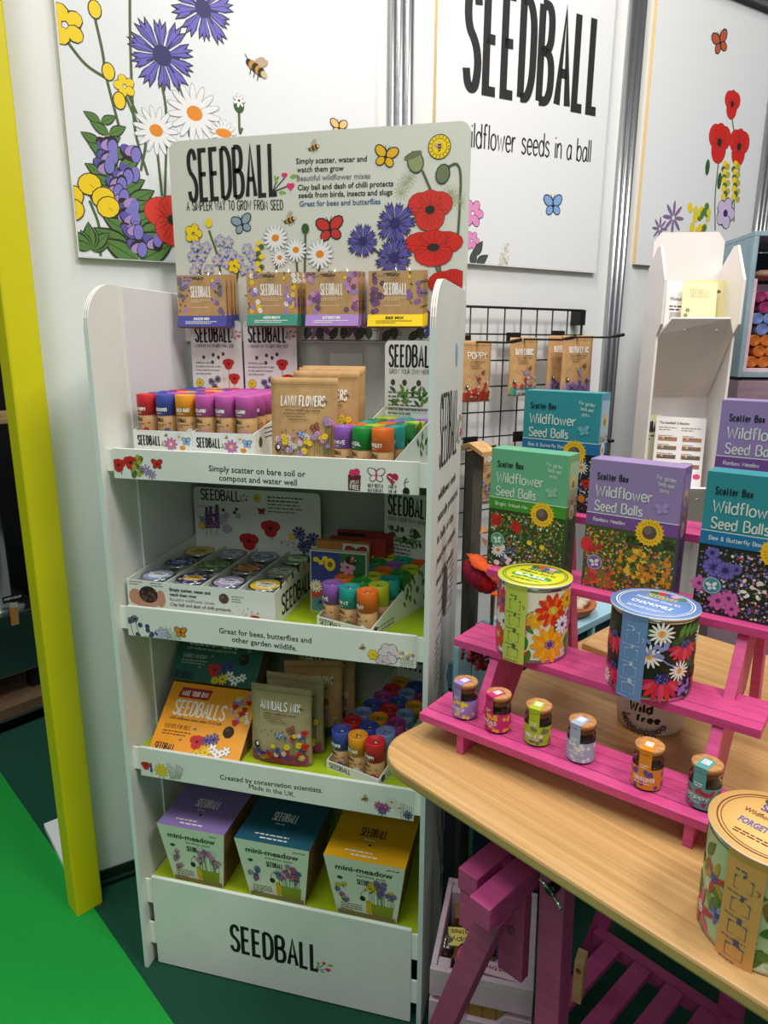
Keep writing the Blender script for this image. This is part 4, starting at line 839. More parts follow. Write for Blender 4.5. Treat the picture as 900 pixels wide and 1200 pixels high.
# --- middle shelf: tin tray with twelve tins, small picture boxes
zb = SH[1][2] + .0014
def tin_front(cv):
    cv.ell(.045, .026, .028, .014, C('#c99a80', .7), .25); cv.ell(.017, .034, .014, .016, C('#c48f74', .7)); cv.ell(.071, .034, .010, .017, C('#c48f74', .7)); cv.ell(.045, .04, .02, .017, OL, 0, 18)
    base = cv.l
    for k in range(26): cv.l = base + cv.step * (k % 9 + 1); cv.ell(.045 + random.uniform(-.015, .015), .04 + random.uniform(-.012, .012), .003, .003, random.choice((C('#6a4a3a', .8), C('#4b352b', .8))), 0, 7)
    cv.l = base + cv.step * 12
    for k in range(4): cv.scrib(.006 + (k // 2) * .045, .063 - .005 * (k % 2), .036, .002, C('#77736a', .6))
    for k, (t, b_) in enumerate((('Simply scatter, water and', .03), ('watch them grow', .03), ('Beautiful wildflower mixes', .0), ('Clay ball and dash of chilli protects', .01))): cv.text(t, .090, .052 - k * .0098, (.085, .056, .092, .125)[k], .0062, INK if k != 2 else C('#7c7482', .6), b_)
    cv.ell(.202, .047, .010, .010, OL, 0, 16); cv.ell(.202, .047, .0093, .0093, C('#5a453a', .8), 0, 16); cv.ell(.199, .049, .004, .003, C('#7c6455', .8))
    for k in range(3): cv.scrib(.218, .052 - .005 * k, .034, .0018, C('#77736a', .6))
    for k in range(14): a, b = .225 + random.random() * .05, .018 + random.random() * .016; cv.line([(a, b), (a + .0015, b + .003)], .0007, INK)
    poppy(cv, .263, .012, .009)
def tin_side(cv, cv2):
    slogo(cv, .03, .010, .16, .042, INK, .0055); sprig(cv, .19, .02, .03)
    for k in range(6): cv.ell(.03 + k * .03, .072 + .003 * (k % 2), .005, .008, (OL, ORA, LEAFD)[k % 3])
    for k in range(10): cornflower(cv, .22 + random.uniform(-.02, .03), .02 + random.random() * .05, .01, VIO, 7)
def tin_card(cv, w_, z0, z1):
    slogo(cv, .02, z1 - .030, .095, .026, INK, .0032); sprig(cv, .117, z1 - .026, .018); badge(cv, .155, z1 - .018, .009)
    for k in range(5): cv.scrib(.18, z1 - .016 - .008 * k, .10, .0035, INK if k < 2 else C('#7c7482', .6))
    cv.line([(.01, z1 - .046), (.04, z1 - .044), (.06, z1 - .052), (.04, z1 - .058)], .0007, OL, True)
    for k in range(6): cv.ell(.045 + random.random() * .07, z1 - .066 + random.random() * .02, .004, .004, C('#4a3a33', .8))
    bfly(cv, .165, z1 - .048, .008, RED)
    for (x, y, r) in ((.185, .085, .021), (.132, .118, .021)): cv.line([(x, z1 - y), (x + .005, z0)], .0016, STEM); poppy(cv, x, z1 - y, r)
    for (x, y) in ((.252, .092), (.283, .103), (.262, .12)): cornflower(cv, x, z1 - y, .017, C('#4f4a90', .5), 9); cv.line([(x, z1 - y), (x, z0)], .0013, STEM)
    for x in (.04, .055, .03): spike(cv, x, z0 + .0, .062 + .3 * (x - .03), C('#8a4f8a', .6), .05)
    for k in range(9): forget(cv, .065 + random.random() * .045, z0 + .012 + random.random() * .04, .007)
    for x in (.21, .225, .238): daisy(cv, x, z1 - .115 - .3 * (x - .21), .010); cv.line([(x, z1 - .12), (x, z0)], .001, STEM)
    petals(cv, .02, z1 - .09, .009, 5, YEL, OL, .4); petals(cv, .235, z1 - .1, .008, 5, YEL, OL, .4); bfly(cv, .022, z1 - .075, .008, SKY)
tt = tray('tin_tray', 'white printed tray holding twelve round tins on the middle shelf', (.012, .018, zb), 0, .303, .268, .067, .085, .036, tin_front, tin_side, (.085, .196, tin_card))
mb = MB(WM[tt.name]); wh = C('#dfe4dc', .55)
for k in (1, 2, 3): mb.abox(.303 * k / 4 - .001, .303 * k / 4 + .001, .002, .262, .037, .064, wh)
mb.build('divider', tt)
def make_tin(c1, c2, label, group):
    t = thing('seed_tin', label, 'tin', (0, 0, 0), 0, group); r = .0335; mb = MB()
    mb.lathe([(0, 0), (r * .95, 0), (r * .97, .002), (r * .97, .015), (r, .0155), (r, .0255), (r * .98, .027), (r * .9, .027), (r * .88, .0262), (0, .0262)], seg=32, mat=STEEL); mb.build('tin_body', t)
    mb = MB(); cv = Cv(mb, (0, 0, .0262), (1, 0, 0), (0, 1, 0), off=.0004); cv.ell(0, 0, r * .87, r * .87, C(c1, .4), 0, 28); cv.ell(0, 0, r * .62, r * .5, C(c2, .4), 0, 20); slogo(cv, -.012, .002, .024, .009, INK if c2 > '#888888' else WHITE); cv.scrib(-.013, -.006, .026, .0025, WHITE if c1 < '#888888' else INK, 2)
    for k in range(7): a = k * .9; petals(cv, .024 * math.cos(a), .024 * math.sin(a), .004, 5, (WHITE, YEL, PK)[k % 3], None, .35)
    mb.build('lid_label', t); return t
TINS = [[('#7f9cc8', '#e6eaf0', 'pale blue'), ('#22306f', '#c9a240', 'navy and gold'), ('#9d8cc0', '#e4dfec', 'lilac'), ('#e0bb2a', '#f0e8c8', 'yellow')], [('#1f2f7c', '#3c55a4', 'navy'), ('#2a7a3a', '#8a9f6a', 'green'), ('#8a2f52', '#d8a82c', 'plum and yellow'), ('#8fa38a', '#d3dccb', 'sage')], [('#e2c033', '#b9a43a', 'bright yellow'), ('#8a86b0', '#c4c2d6', 'grey lilac'), ('#7fa0c6', '#33517f', 'sky blue'), ('#3e9440', '#cfe0b8', 'leaf green')]]
for r in range(3):
    for c in range(4):
        o = make_tin(*TINS[r][c][:2], '%s lidded round tin, %s row of the tin tray' % (TINS[r][c][2], ORD[r]), 'round seed tins in the tray'); o.location = (.012 + .303 * (c + .5) / 4, .018 + .048 + .083 * r, zb + .0365)
def picbox(loc, rz, w_, h, t, paint, label, mat, tilt=0.0):
    M = Matrix.Translation(V(loc)) @ Matrix.Rotation(rz, 4, 'Z') @ Matrix.Rotation(tilt, 4, 'X'); mb = MB(M); mb.abox(-w_ / 2, w_ / 2, 0, t, 0, h, mat); paint(Cv(mb, (-w_ / 2, 0, 0), (1, 0, 0), (0, 0, 1), off=.0003), w_, h)
    o = mb.build('picture_box'); move_origin(o, loc, rz); return tag(o, label, 'box', 'small picture boxes on the middle shelf')
def pb1(cv, w_, h):
    cv.rect(.002, h * .5, w_ * .52, h - .002, C('#33408e', .5)); cv.rect(w_ * .52, h * .5, w_ - .002, h - .002, C('#2a6a38', .5)); cv.rect(.002, h * .22, w_ - .002, h * .5, C('#b9472e', .5)); cv.rect(.002, .002, w_ - .002, h * .22, C('#5a8f9a', .5))
    for (x, y) in ((.012, .105), (.022, .1), (.03, .108)): cv.ell(x, y, .006, .005, YEL)
    cv.ell(.04, .097, .011, .013, YEL); cv.ell(.04, .097, .005, .006, C('#8a6d1c', .6)); petals(cv, .012, .052, .014, 12, WHITE, None, .13); cv.ell(.012, .052, .004, .004, YEL); petals(cv, .075, .094, .016, 7, C('#d79ab4', .5), None, .3); cv.ell(.082, .108, .012, .008, OL); bee(cv, .085, .107, .008); cornflower(cv, .02, .02, .014, C('#3f9aa8', .5), 8); poppy(cv, .035, .055, .012)
picbox((.405, .112, zb), 0, .112, .123, .018, pb1, 'colourful blue and green floral picture box behind the herb tubes', C('#cfc9b4', .6), -.03)
def pb2(cv, w_, h): cv.rect(.002, h * .45, w_ * .5, h - .003, C('#b9762f', .5)); bee(cv, w_ * .25, h * .75, .012, 1.57); cv.rect(w_ * .5, .003, w_ - .002, h - .003, C('#d5d4c8', .5)); bfly(cv, w_ * .75, h * .78, .02, C('#b3323c', .5))
picbox((.388, .196, zb), 0, .112, .118, .016, pb2, 'picture box with a bee and a red butterfly, behind the floral one', C('#b57534', .6), -.03)
def pb3(cv, w_, h): cv.rect(.002, h * .9, w_ * .5, h - .003, C('#2a2523', .5))
picbox((.410, .228, zb), 0, .118, .118, .014, pb3, 'red and black picture box, second from the back', C('#a5352c', .6), -.02)
picbox((.418, .258, zb), 0, .122, .124, .014, pb3, 'red and black picture box, rearmost on the middle shelf', C('#93302a', .6), -.02)

# --- lowest shelf: two seedball-making kits leaning back
def kit(org, tilt, base, tint, first, label):
    M = Matrix.Translation(V(org)) @ Matrix.Rotation(-tilt, 4, 'X'); mb = MB(M); w_, h, t = .198, .148, .036
    mb.abox(0, w_, 0, t, 0, h, KRAFTD, {'-y': base, '+z': base}); cv = Cv(mb, (0, 0, 0), (1, 0, 0), (0, 0, 1), off=.0003)
    if first: cv.poly([(.022, .116), (.092, .116), (.096, .138), (.026, .138)], C('#b3202f', .5)); cv.stroke('MAKE YOUR OWN', .029, .120, .060, .012, WHITE, .0017)
    cv.stroke('SEEDBALLS', .022, .078, .118, .033, WHITE if first else C('#d6d9c8', .5), .0036, 0, 1.5); cv.text('1,000 wildflower seeds, makes 20-30 balls', .02, .069, .118, .0055, INK if first else C('#c8cebd', .5), .015)
    cv.stroke('FLOWERS FOR BEES' if first else 'GARDEN MEADOW', .016, .050, .058, .009, INK if first else C('#c8cebd', .5), .0009); cv.scrib(.016, .043, .062, .003, C('#7a4a10', .6) if first else C('#9fb09e', .6), 2)
    slogo(cv, .01, .004, .045, .016, INK)
    for k in range(22): x, y = random.uniform(.149, .19), random.uniform(.078, .14); r = random.uniform(.005, .010); q = k % 4; (poppy(cv, x, y, r * .8) if q == 0 else petals(cv, x, y, r, 7, (YEL, WHITE, LIL)[q - 1], OL, .2))
    for (x, y, r, q) in ((.098, .03, .018, 0), (.118, .036, .012, 1), (.132, .04, .013, 1), (.135, .02, .012, 2), (.15, .012, .012, 2), (.165, .02, .010, 2), (.122, .012, .013, 3), (.105, .008, .01, 3)): (poppy(cv, x, y, r * .85) if q == 0 else cornflower(cv, x, y, r, C('#4a55a5', .5), 8) if q == 1 else petals(cv, x, y, r, 6, WHITE, OL, .26) if q == 2 else petals(cv, x, y, r, 10, YEL, OL, .14))
    cv.ell(.158, .058, .012, .012, C('#3b2a22', .85), 0, 18); cv.ell(.155, .062, .005, .004, C('#5a4336', .85)); bee(cv, .085, .055, .005); bee(cv, .062, .03, .004)
    o = mb.build('seedball_kit', bevel=.0015); move_origin(o, org); return tag(o, label, 'box', 'seedball making kits on the lowest shelf')
ORG = NZ('orange_card', '#f09a06', '#f5a512', 8, rough=.5); TEALC = NZ('dark_teal_card', '#1d5b51', '#236459', 8, rough=.5)
kit((.030, .013, SH[2][2] + .0016), .86, ORG, 1, 1, 'orange MAKE YOUR OWN kit box leaning on the lowest shelf')
kit((.018, .126, SH[2][2] + .0016 + .101), .74, TEALC, 1, 0, 'dark teal kit box leaning above and behind the orange kit box')

# --- bottom compartment: three tapered mini-meadow boxes
def mini(x0, x1, base, cname, motif):
    zt = .355; zb = ZBASE + .0014; cx = (x0 + x1) / 2; wt = (x1 - x0) / 2; wb = wt * .75; yt0, yt1, yb0, yb1 = .006, .160, .026, .142; mb = MB(); cream = C('#e4ead8', .5)
    T = [V((cx - wt, yt0, zt)), V((cx + wt, yt0, zt)), V((cx + wt, yt1, zt)), V((cx - wt, yt1, zt))]; B = [V((cx - wb, yb0, zb)), V((cx + wb, yb0, zb)), V((cx + wb, yb1, zb)), V((cx - wb, yb1, zb))]
    mb.poly([B[0], B[1], T[1], T[0]], cream); mb.poly([B[1], B[2], T[2], T[1]], NZ('brown_card', '#7d5730', '#8a6238', 30, rough=.75)); mb.poly([B[2], B[3], T[3], T[2]], KRAFTD); mb.poly([B[3], B[0], T[0], T[3]], KRAFTD); mb.poly(T, base); mb.poly(B[::-1], KRAFTD)
    uy = (T[0] + T[1] - B[0] - B[1]).normalized(); H = ((T[0] + T[1] - B[0] - B[1]) / 2).length; cv = Cv(mb, (B[0] + B[1]) / 2, (1, 0, 0), uy, off=.0003); gr = C('#2b4a3c', .6)
    cv.rect(-wb * .97, .0, wb * .97, .012, C('#8f7f6a', .6))
    cv.text('mini-meadow', -wt * .72, H - .031, wt * 1.42, .0125, gr, .03); cv.text('bamboo pots', -wt * .2, H - .041, wt * .72, .006, C('#7d9a3a', .6), .02); slogo(cv, -wt * .2, H - .062, wt * .46, .014); bee(cv, wt * .0, H - .075, .004); cv.scrib(wt * .55, H - .012, wt * .38, .0025, gr)
    cv.ell(-wt * .62, H - .052, .006, .004, gr)
    cv.poly([(.012, .012), (wb * .86, .012), (wb * .93, .042), (.006, .042)], C('#8f9c2a', .6)); cv.ell(.006, .03, .006, .018, C('#d9b21d', .6)); cv.ell(.006, .044, .006, .006, C('#d9b21d', .6)); cv.ell(.004, .045, .001, .001, OL)
    cv.scrib(-wb * .85, .03, wb * .7, .003, C('#6d7568', .6), 4)
    cv.ell(-.006, .052, .006, .007, INK); cv.line([(-.006, .052), (-.009, .064), (-.004, .072)], .0009, INK, True)
    for k in range(16):
        x = random.uniform(.008, wb * .95); y = random.uniform(.05, .085) + .02 * math.sin(x * 60); m = random.choice(motif); cv.line([(x, .042), (x, y)], .0009, STEM)
        (petals(cv, x, y, .008, 8, m, OL, .18))
        leaf(cv, x, y - .012, .008, random.choice((.6, 2.5)), LEAFD, False)
    for k in range(7): x = random.uniform(-wb * .95, -wb * .6); y = random.uniform(.04, .085); petals(cv, x, y, .007, 8, random.choice(motif), OL, .18); leaf(cv, x, y - .008, .008, 2.2, LEAFD, False)
    cv2 = Cv(mb, (cx, yt0, zt), (1, 0, 0), (0, 1, 0), off=.0003); lk = C('#e9e9df', .5); cv2.stroke('SEEDBALL', -.028, .068, .056, .026, lk if 'mustard' not in cname else INK, .0024, 0, 1.6); cv2.scrib(-.015, .058, .03, .003, lk); cv2.ell(0, .045, .003, .003, INK); cv2.scrib(-.045, .022, .09, .004, lk, 1); cv2.scrib(-.03, .012, .08, .004, lk, 1)
    o = mb.build('mini_meadow_box', bevel=.001); move_origin(o, (cx, .08, zb)); return tag(o, 'tapered mini-meadow box with a %s lid behind the front panel' % cname, 'box', 'mini-meadow boxes in the bottom compartment')
mini(.040, .192, C('#8b72ae', .5), 'lilac', (C('#b0629c', .5), PK, WHITE)); mini(.214, .374, C('#1f5367', .5), 'petrol blue', (VIO, LIL, C('#c9d0da', .5), MAG)); mini(.403, .566, C('#d9a010', .5), 'mustard yellow', (C('#7a5a9e', .5), YEL, C('#8e66b0', .5)))

# ================================================================== the right-hand side: table, trestle, crates
TR = math.radians(TANG); RR = math.radians(RANG)
# table top with rounded corners
tt = thing('table', 'bamboo table top on a magenta painted trestle, carrying the pink riser', 'table', tuple(tb(.3, .3, 0)), TR)
M = WM[tt.name]; mb = MB()
u0, u1, v0, v1, r = -.004, 1.35, -.062, .722, .07
def rc(cu, cv_, a0): return [(cu + r * math.cos(a0 + k * PI / 16), cv_ + r * math.sin(a0 + k * PI / 16)) for k in range(9)]
oc = rc(u0 + r, v0 + r, PI) + rc(u1 - r, v0 + r, 1.5 * PI) + rc(u1 - r, v1 - r, 0) + rc(u0 + r, v1 - r, PI / 2)
mb.prism([tb(a, b, TZ - .018) for a, b in oc], (0, 0, .018), BAMBOO, side=BAMBOO); mb.build('table_top', tt, .004)
# trestle (its long axis slightly askew of the table)
trs = thing('trestle', 'magenta painted wooden trestle with a slatted shelf under the table', 'trestle', tuple(tb(.22, .2, 0)), TR)
AX = (TB + TD * -.05).normalized(); BX = V((AX.y, -AX.x, 0))
def tp(u, v, z): return tb(0, 0, 0) + TD * u + TB * v + ZU * z
zt_ = TZ - .018
def bar(name, a, b, w_, t, mat=PINKD, par=trs, wv=None, tv=None, bev=.0015):
    mb = MB(); a = V(a); b = V(b); ax = (b - a).normalized(); wv = V(wv) if wv else BX; wv = (wv - ax * ax.dot(wv)).normalized(); tv = ax.cross(wv); mb.beam(a, b, wv * w_, tv * t, mat); return mb.build(name, par, bev)
bar('top_beam', tp(.181, -.048, .622), tp(.165, .50, .622), .032, .032)
bar('top_beam', tp(.224, -.076, .622), tp(.215, .50, .622), .033, .034)
bar('tilt_rail', tp(.20, .04, zt_ - .02), tp(.19, .50, zt_ - .02), .025, .04)
for v in (.055, .44): bar('upright', tp(.19, v, .600), tp(.19, v, zt_), .02, .022, wv=BX)
bar('height_slat', tp(.216, .018, .458), tp(.213, .018, .63), .040, .018)
bar('height_slat', tp(.20, .44, .45), tp(.20, .44, .63), .042, .018)
for z in (.535, .575): mb = MB(); p = tp(.216, .0085, z); mb.tube([p, p - TB * .003], .006, C('#7a4a5c', .7), 10); mb.build('peg_hole', trs)
bar('leg', tp(.224, -.040, .606), tp(.02, -.006, 0), .034, .03); bar('leg', tp(.272, .022, .70), tp(.292, .022, 0), .036, .03)
bar('leg', tp(.245, .43, .66), tp(.09, .43, 0), .030, .03); bar('leg', tp(.375, .43, .70), tp(.39, .43, 0), .036, .03)
bar('leg_block', tp(.182, -.032, .545), tp(.182, -.032, .607), .03, .028)
bar('cross_rail', tp(.14, .405, .20), tp(.40, .405, .20), .030, .022, wv=ZU); bar('cross_rail', tp(.085, .004, .195), tp(.42, .004, .195), .024, .02, wv=ZU)
for k in range(4): bar('shelf_slat', tp(.183 + .06 * k, .392, .208), tp(.178 + .06 * k, .02, .208), .032, .014, wv=BX)
mb = MB(); p = tp(.28, .005, .652); mb.tube([p + TB * .006, p - TB * .012], .007, C('#3a3636', .35, .8), 12); mb.tube([p - TB * .010 + TD * .0, p - TB * .018 + TD * .022 - ZU * .008], .0025, CHROME, 6); mb.tube([p - TB * .010, p - TB * .016 - TD * .012 + ZU * .012], .0025, CHROME, 6); mb.build('wing_nut', trs)
# a loose wooden block standing on the slats
wbp = tp(.192, .235, .2155); mb = MB(); mb.box(wbp, TD * .016 + TB * .004, TB * .03 - TD * .01, ZU * .085, PALEW); cv = Cv(mb, wbp, (TD * .016 + TB * .004), ZU, off=.0004); cv.ell(.008, .068, .005, .006, C('#8a5f34', .7)); cv.ell(.008, .068, .003, .004, C('#6f4a28', .7))
tag(move_origin(mb.build('wooden_block', bevel=.0015), wbp), 'small pale wooden block standing on the trestle slats', 'block')

# lilac crate on the floor, with tins and boxes
cx0, cx1, cy0, cy1, cz = .641, .812, -.141, .07, .30
cr_ = thing('wooden_crate', 'lilac painted wooden crate on the floor under the table end', 'crate', ((cx0 + cx1) / 2, (cy0 + cy1) / 2, 0))
def slat(x0, x1, y0, y1, z0, z1, n='side_slat', m=LILACW): mb = MB(); mb.abox(x0, x1, y0, y1, z0, z1, m); return mb.build(n, cr_, .0015)
mb = MB(); t = .010
mb.prism([V((cx0, cy0, a[1])) + V((a[0], 0, 0)) for a in ((0, .245), (cx1 - cx0, .245), (cx1 - cx0, .30), (0, .30))], (0, t, 0), LILACW); mb.build('front_slat', cr_, .0015)
mb = MB(); hl = [(0, .235), (.045, .235), (.058, .222), (.065, .212), (.112, .212), (.120, .222), (.128, .235), (cx1 - cx0, .235), (cx1 - cx0, .165), (0, .165)]
mb.prism([V((cx0 + a, cy0 - .0005, b)) for a, b in hl], (0, t, 0), LILACW); mb.build('front_slat', cr_, .001)
slat(cx0, cx1, cy0, cy0 + t, .085, .155); slat(cx0, cx1, cy0, cy0 + t, .005, .075)
for x in (cx0, cx1 - t):
    for k in range(4): slat(x, x + t, cy0 + t + .0005, cy1 - t - .0005, .005 + k * .078 - (.013 if k == 3 else 0), .075 + k * .078 - (.009 if k == 3 else 0))
for k in range(4): slat(cx0, cx1, cy1 - t, cy1, .005 + k * .075, .075 + k * .075)
for x, y in ((cx0 + t, cy0 + t), (cx1 - t - .022, cy0 + t), (cx0 + t, cy1 - t - .022), (cx1 - t - .022, cy1 - t - .022)): slat(x + .0005, x + .022, y + .0005, y + .022, 0, .296, 'corner_post')
mb = MB(); mb.abox(cx0 + t + .001, cx1 - t - .001, cy0 + t + .001, cy1 - t - .001, .204, .212, KRAFT); mb.abox(cx0 + .012, cx1 - .012, cy0 + t + .001, cy0 + t + .003, .212, .24, C('#a5803f', .7))
for k in range(7): mb.abox(cx0 + .02 + k * .023, cx0 + .0215 + k * .023, cy0 + t - .0005, cy0 + t + .001, .19, .24, KRAFTD)
mb.build('base_board', cr_)
CF_ = .2125
def ctin(x, y, z, r, h, c, label, tilt=(0, 0), motif=None):
    t = thing('gift_tin', label, 'tin', (x, y, z), 0, 'gift tins in the lilac crate'); M = WM[t.name] @ Matrix.Rotation(tilt[0], 4, 'X') @ Matrix.Rotation(tilt[1], 4, 'Y'); mb = MB(M); mb.lathe([(0, 0), (r * .97, 0), (r * .97, h * .6), (r, h * .62), (r, h), (r * .93, h), (r * .9, h - .001), (0, h - .001)], seg=28, mat=STEEL); mb.build('tin_body', t)
    mb = MB(M); cv = Cv(mb, (0, 0, h - .001), (1, 0, 0), (0, 1, 0), off=.0004); cv.ell(0, 0, r * .88, r * .88, C(c, .4), 0, 24); cv.line([(r * .7 * math.cos(a * .52), r * .7 * math.sin(a * .52)) for a in range(13)], r * .03, WHITE)
    for k in range(4): leaf(cv, -.2 * r, -.2 * r, r * .7, .4 + k * .5, C('#f2dfe0', .5) if c[1] in 'cdef' else WHITE, False)
    mb.build('lid_label', t); return t
ctin(.700, -.072, CF_ + .034, .026, .030, '#d9334c', 'red labelled tin leaning, upper of the two beside the left crate side', (.25, 0)); ctin(.689, -.098, CF_, .026, .030, '#dc4a63', 'red labelled tin lying lowest at the front left of the crate')
ctin(.742, -.093, CF_ + .002, .029, .034, '#3a69b8', 'blue labelled tin in the middle of the lilac crate', (.15, .1)); ctin(.768, -.078, CF_ + .012, .034, .036, '#b9b6d2', 'pale lilac lidded tin at the right of the crate', (.12, 0)); ctin(.77, -.012, CF_, .028, .034, '#27408c', 'navy labelled tin deeper in the crate'); ctin(.735, .02, CF_ + .005, .03, .034, '#8fb59a', 'pale green tin at the back of the crate')
o = ctin(.668, -.052, CF_ + .045, .022, .022, '#b9bcbb', 'plain silver tin standing on edge against the crate side', (0, -1.35))
def cbox(name, loc, rz, sx, sy, sz, top, side, txt, tm, label, tilt=0):
    M = Matrix.Translation(V(loc)) @ Matrix.Rotation(rz, 4, 'Z') @ Matrix.Rotation(tilt, 4, 'X'); mb = MB(M); mb.abox(-sx / 2, sx / 2, -sy / 2, sy / 2, 0, sz, side, {'+z': top}); cv = Cv(mb, (sx / 2, sy / 2, sz), (-1, 0, 0), (0, -1, 0), off=.0004)
    for k, q in enumerate(txt): cv.stroke(q, sx * .1, sy * (.55 - .42 * k) if len(txt) > 1 else sy * .3, sx * .8, sy * .3 if len(txt) > 1 else sy * .42, tm, .0016)
    o = mb.build(name, bevel=.001); move_origin(o, loc, rz); tag(o, label, 'box')
cbox('gift_box', (.688, -.040, CF_ + .042), .15, .062, .036, .026, C('#e3dc72', .5), C('#a98a2c', .6), ('Happy', 'Christmas'), C('#a03a2a', .6), 'yellow Happy Christmas gift box at the left of the crate', .15)
cbox('gift_box', (.752, -.112, CF_ + .034), -.08, .085, .026, .05, C('#e2bcc6', .5), C('#c99aa8', .6), ('Christmas',), C('#b0203a', .6), 'pink Christmas gift box along the crate front')
cbox('gift_box', (.772, .035, CF_ + .0), .1, .05, .06, .075, C('#e8c21c', .5), C('#3e62b0', .6), ('Merry', 'Xmas'), C('#2f4fa0', .6), 'blue and yellow gift box deep in the crate')
cbox('kraft_box', (.690, .035, CF_), .1, .06, .06, .06, C('#9a7440', .7), C('#83602f', .7), ('',), INK, 'brown kraft box at the back left of the crate')

# pale blue crate and slat panel standing beyond the left end of the table
bt = .705
bc = thing('blue_crate', 'pale blue wooden crate with dark openings, supporting the terracotta dish', 'crate', tuple(tb(-.17, .62, 0)), TR)
def bbox(n, u0, u1, v0, v1, z0, z1, m=BLUEW): mb = MB(); mb.box(tb(u0, v0, z0), TD * (u1 - u0), TB * (v1 - v0), ZU * (z1 - z0), m); return mb.build(n, bc, .001)
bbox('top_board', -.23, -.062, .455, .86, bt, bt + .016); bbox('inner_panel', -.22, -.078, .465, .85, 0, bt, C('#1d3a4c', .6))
for v in (.457, .56, .665, .77, .845): bbox('upright', -.0765, -.064, v, v + .012, 0, bt)
bbox('lower_rail', -.0775, -.066, .47, .845, .56, .60)
mb = MB(); 
for k in range(5): mb.box(tb(-.092, .225 + k * .046, .635), TD * .012, TB * .039, ZU * .152, BLUEW)
mb.box(tb(-.104, .225, .70), TD * .012, TB * .223, ZU * .05, C('#3f6b80', .6)); mb.build('apron_slats', bc, .001)
mb = MB(); mb.box(tb(-.110, .235, 0), TD * .016, TB * .016, ZU * .70, C('#14222a', .7)); mb.build('apron_leg', bc)
dc = tb(-.132, .665, bt + .0165)
dsh = thing('terracotta_dish', 'round terracotta dish of pale stones on the blue crate', 'dish', tuple(dc)); mb = MB(WM[dsh.name]); mb.lathe([(0, 0), (.046, 0), (.050, .004), (.064, .022), (.065, .026), (.061, .026), (.047, .009), (0, .008)], seg=32, mat=TERRA); mb.build('dish', dsh)
STN = NZ('pale_stone', '#b3a48c', '#d2c6b0', 60, rough=.85, bump=.2)
for k in range(11):
    a = k * 2.4; rr = .044 * math.sqrt((k + .3) / 11); mb = MB(); p = dc + V((rr * math.cos(a), rr * math.sin(a), .028 + .008 * (k % 3 == 0))); mb.ball(p, .017, STN, 9, 6, (1, .8, .62), .16)
    o = mb.build('stone'); move_origin(o, p); tag(o, 'pale round stone in the terracotta dish', 'stone', 'pale stones heaped in the terracotta dish')
# wooden board lying on the table behind the riser's middle step
p = tb(.02, .478, TZ); mb = MB(); mb.box(p, TD * .055 + TB * -.002, TB * .11, ZU * .012, PALEW); tag(move_origin(mb.build('wooden_board', bevel=.0015), p, TR), 'small thick wooden board lying on the table behind the riser', 'board')
# weathered wooden insect house beside the stand, on the blue crate
hp = tb(-.283, .468, 0); HH = bt + .0163
ih = thing('wooden_stand', 'narrow weathered wooden stand with a pale top plank, just right of the display stand', 'stand', tuple(hp), TR)
mb = MB(); mb.box(hp, TD * .022, TB * .034, ZU * (HH + .375), OLDWOOD); mb.build('post', ih, .001)
mb = MB(); mb.prism([hp + ZU * (HH + .375) + TD * a + ZU * b - TB * .006 for a, b in ((-.012, .000), (.012, .010), (.050, -.006), (.050, .004), (.012, .021), (-.012, .012))], TB * .046, PALEW); mb.build('top_plank', ih, .001)

# vase with dried flowers and felt flower
vp = tb(.030, .205, TZ)
vs = thing('slim_vase', 'slim dark vase on the table corner behind the riser leg', 'vase', tuple(vp)); mb = MB(WM[vs.name]); mb.lathe([(0, 0), (.012, 0), (.015, .01), (.010, .03), (.006, .05), (.008, .056), (.006, .056), (.004, .048), (0, .046)], seg=20, mat=C('#2b3c44', .35)); mb.build('vase_body', vs)
fp = onpl(559, 770, tuple(tb(.006, 0, 0)), TD); fl = thing('dried_flowers', 'bunch of dark red dried flowers in the slim vase below the middle step', 'flowers', tuple(vp + ZU * .05)); mb = MB()
DR = C('#7c1620', .8); DR2 = C('#a51f22', .75); DR3 = C('#4a1420', .8)
for k in range(46):
    p = fp + V((random.gauss(0, .011), random.gauss(0, .011), random.gauss(0, .009))); mb.ball(p, random.uniform(.003, .006), random.choice((DR, DR2, DR3)), 6, 4, (1, 1, 1), .2)
mb.build('flower_heads', fl); mb = MB()
for k in range(6): mb.tube([vp + ZU * .048, fp + V((random.gauss(0, .008), random.gauss(0, .008), -.002))], .0008, STEM, 5)
mb.tube([fp, fp + TD * .045 - ZU * .012], .001, C('#8a9a4a', .7), 5); mb.build('stems', fl)
# second dried bunch lower, glimpsed below the can
d2 = onpl(612, 784, tuple(tb(-.03, 0, 0)), TD); dl = thing('dried_flowers', 'dark red dried bunch glimpsed under the middle step by the table edge', 'flowers', tuple(d2 - ZU * .06)); mb = MB()
for k in range(40): mb.ball(d2 + V((random.gauss(0, .014), random.gauss(0, .014), random.gauss(0, .010))), random.uniform(.003, .006), random.choice((DR, DR3, C('#5a3a2a', .8))), 6, 4, (1, 1, 1), .2)
mb.build('flower_heads', dl); mb = MB(); [mb.tube([V((d2.x, d2.y, .0)) if k == 0 else d2 - ZU * .06, d2 + V((random.gauss(0, .008), random.gauss(0, .008), 0))], .001, STEM, 5) for k in range(5)]; mb.build('stems', dl)
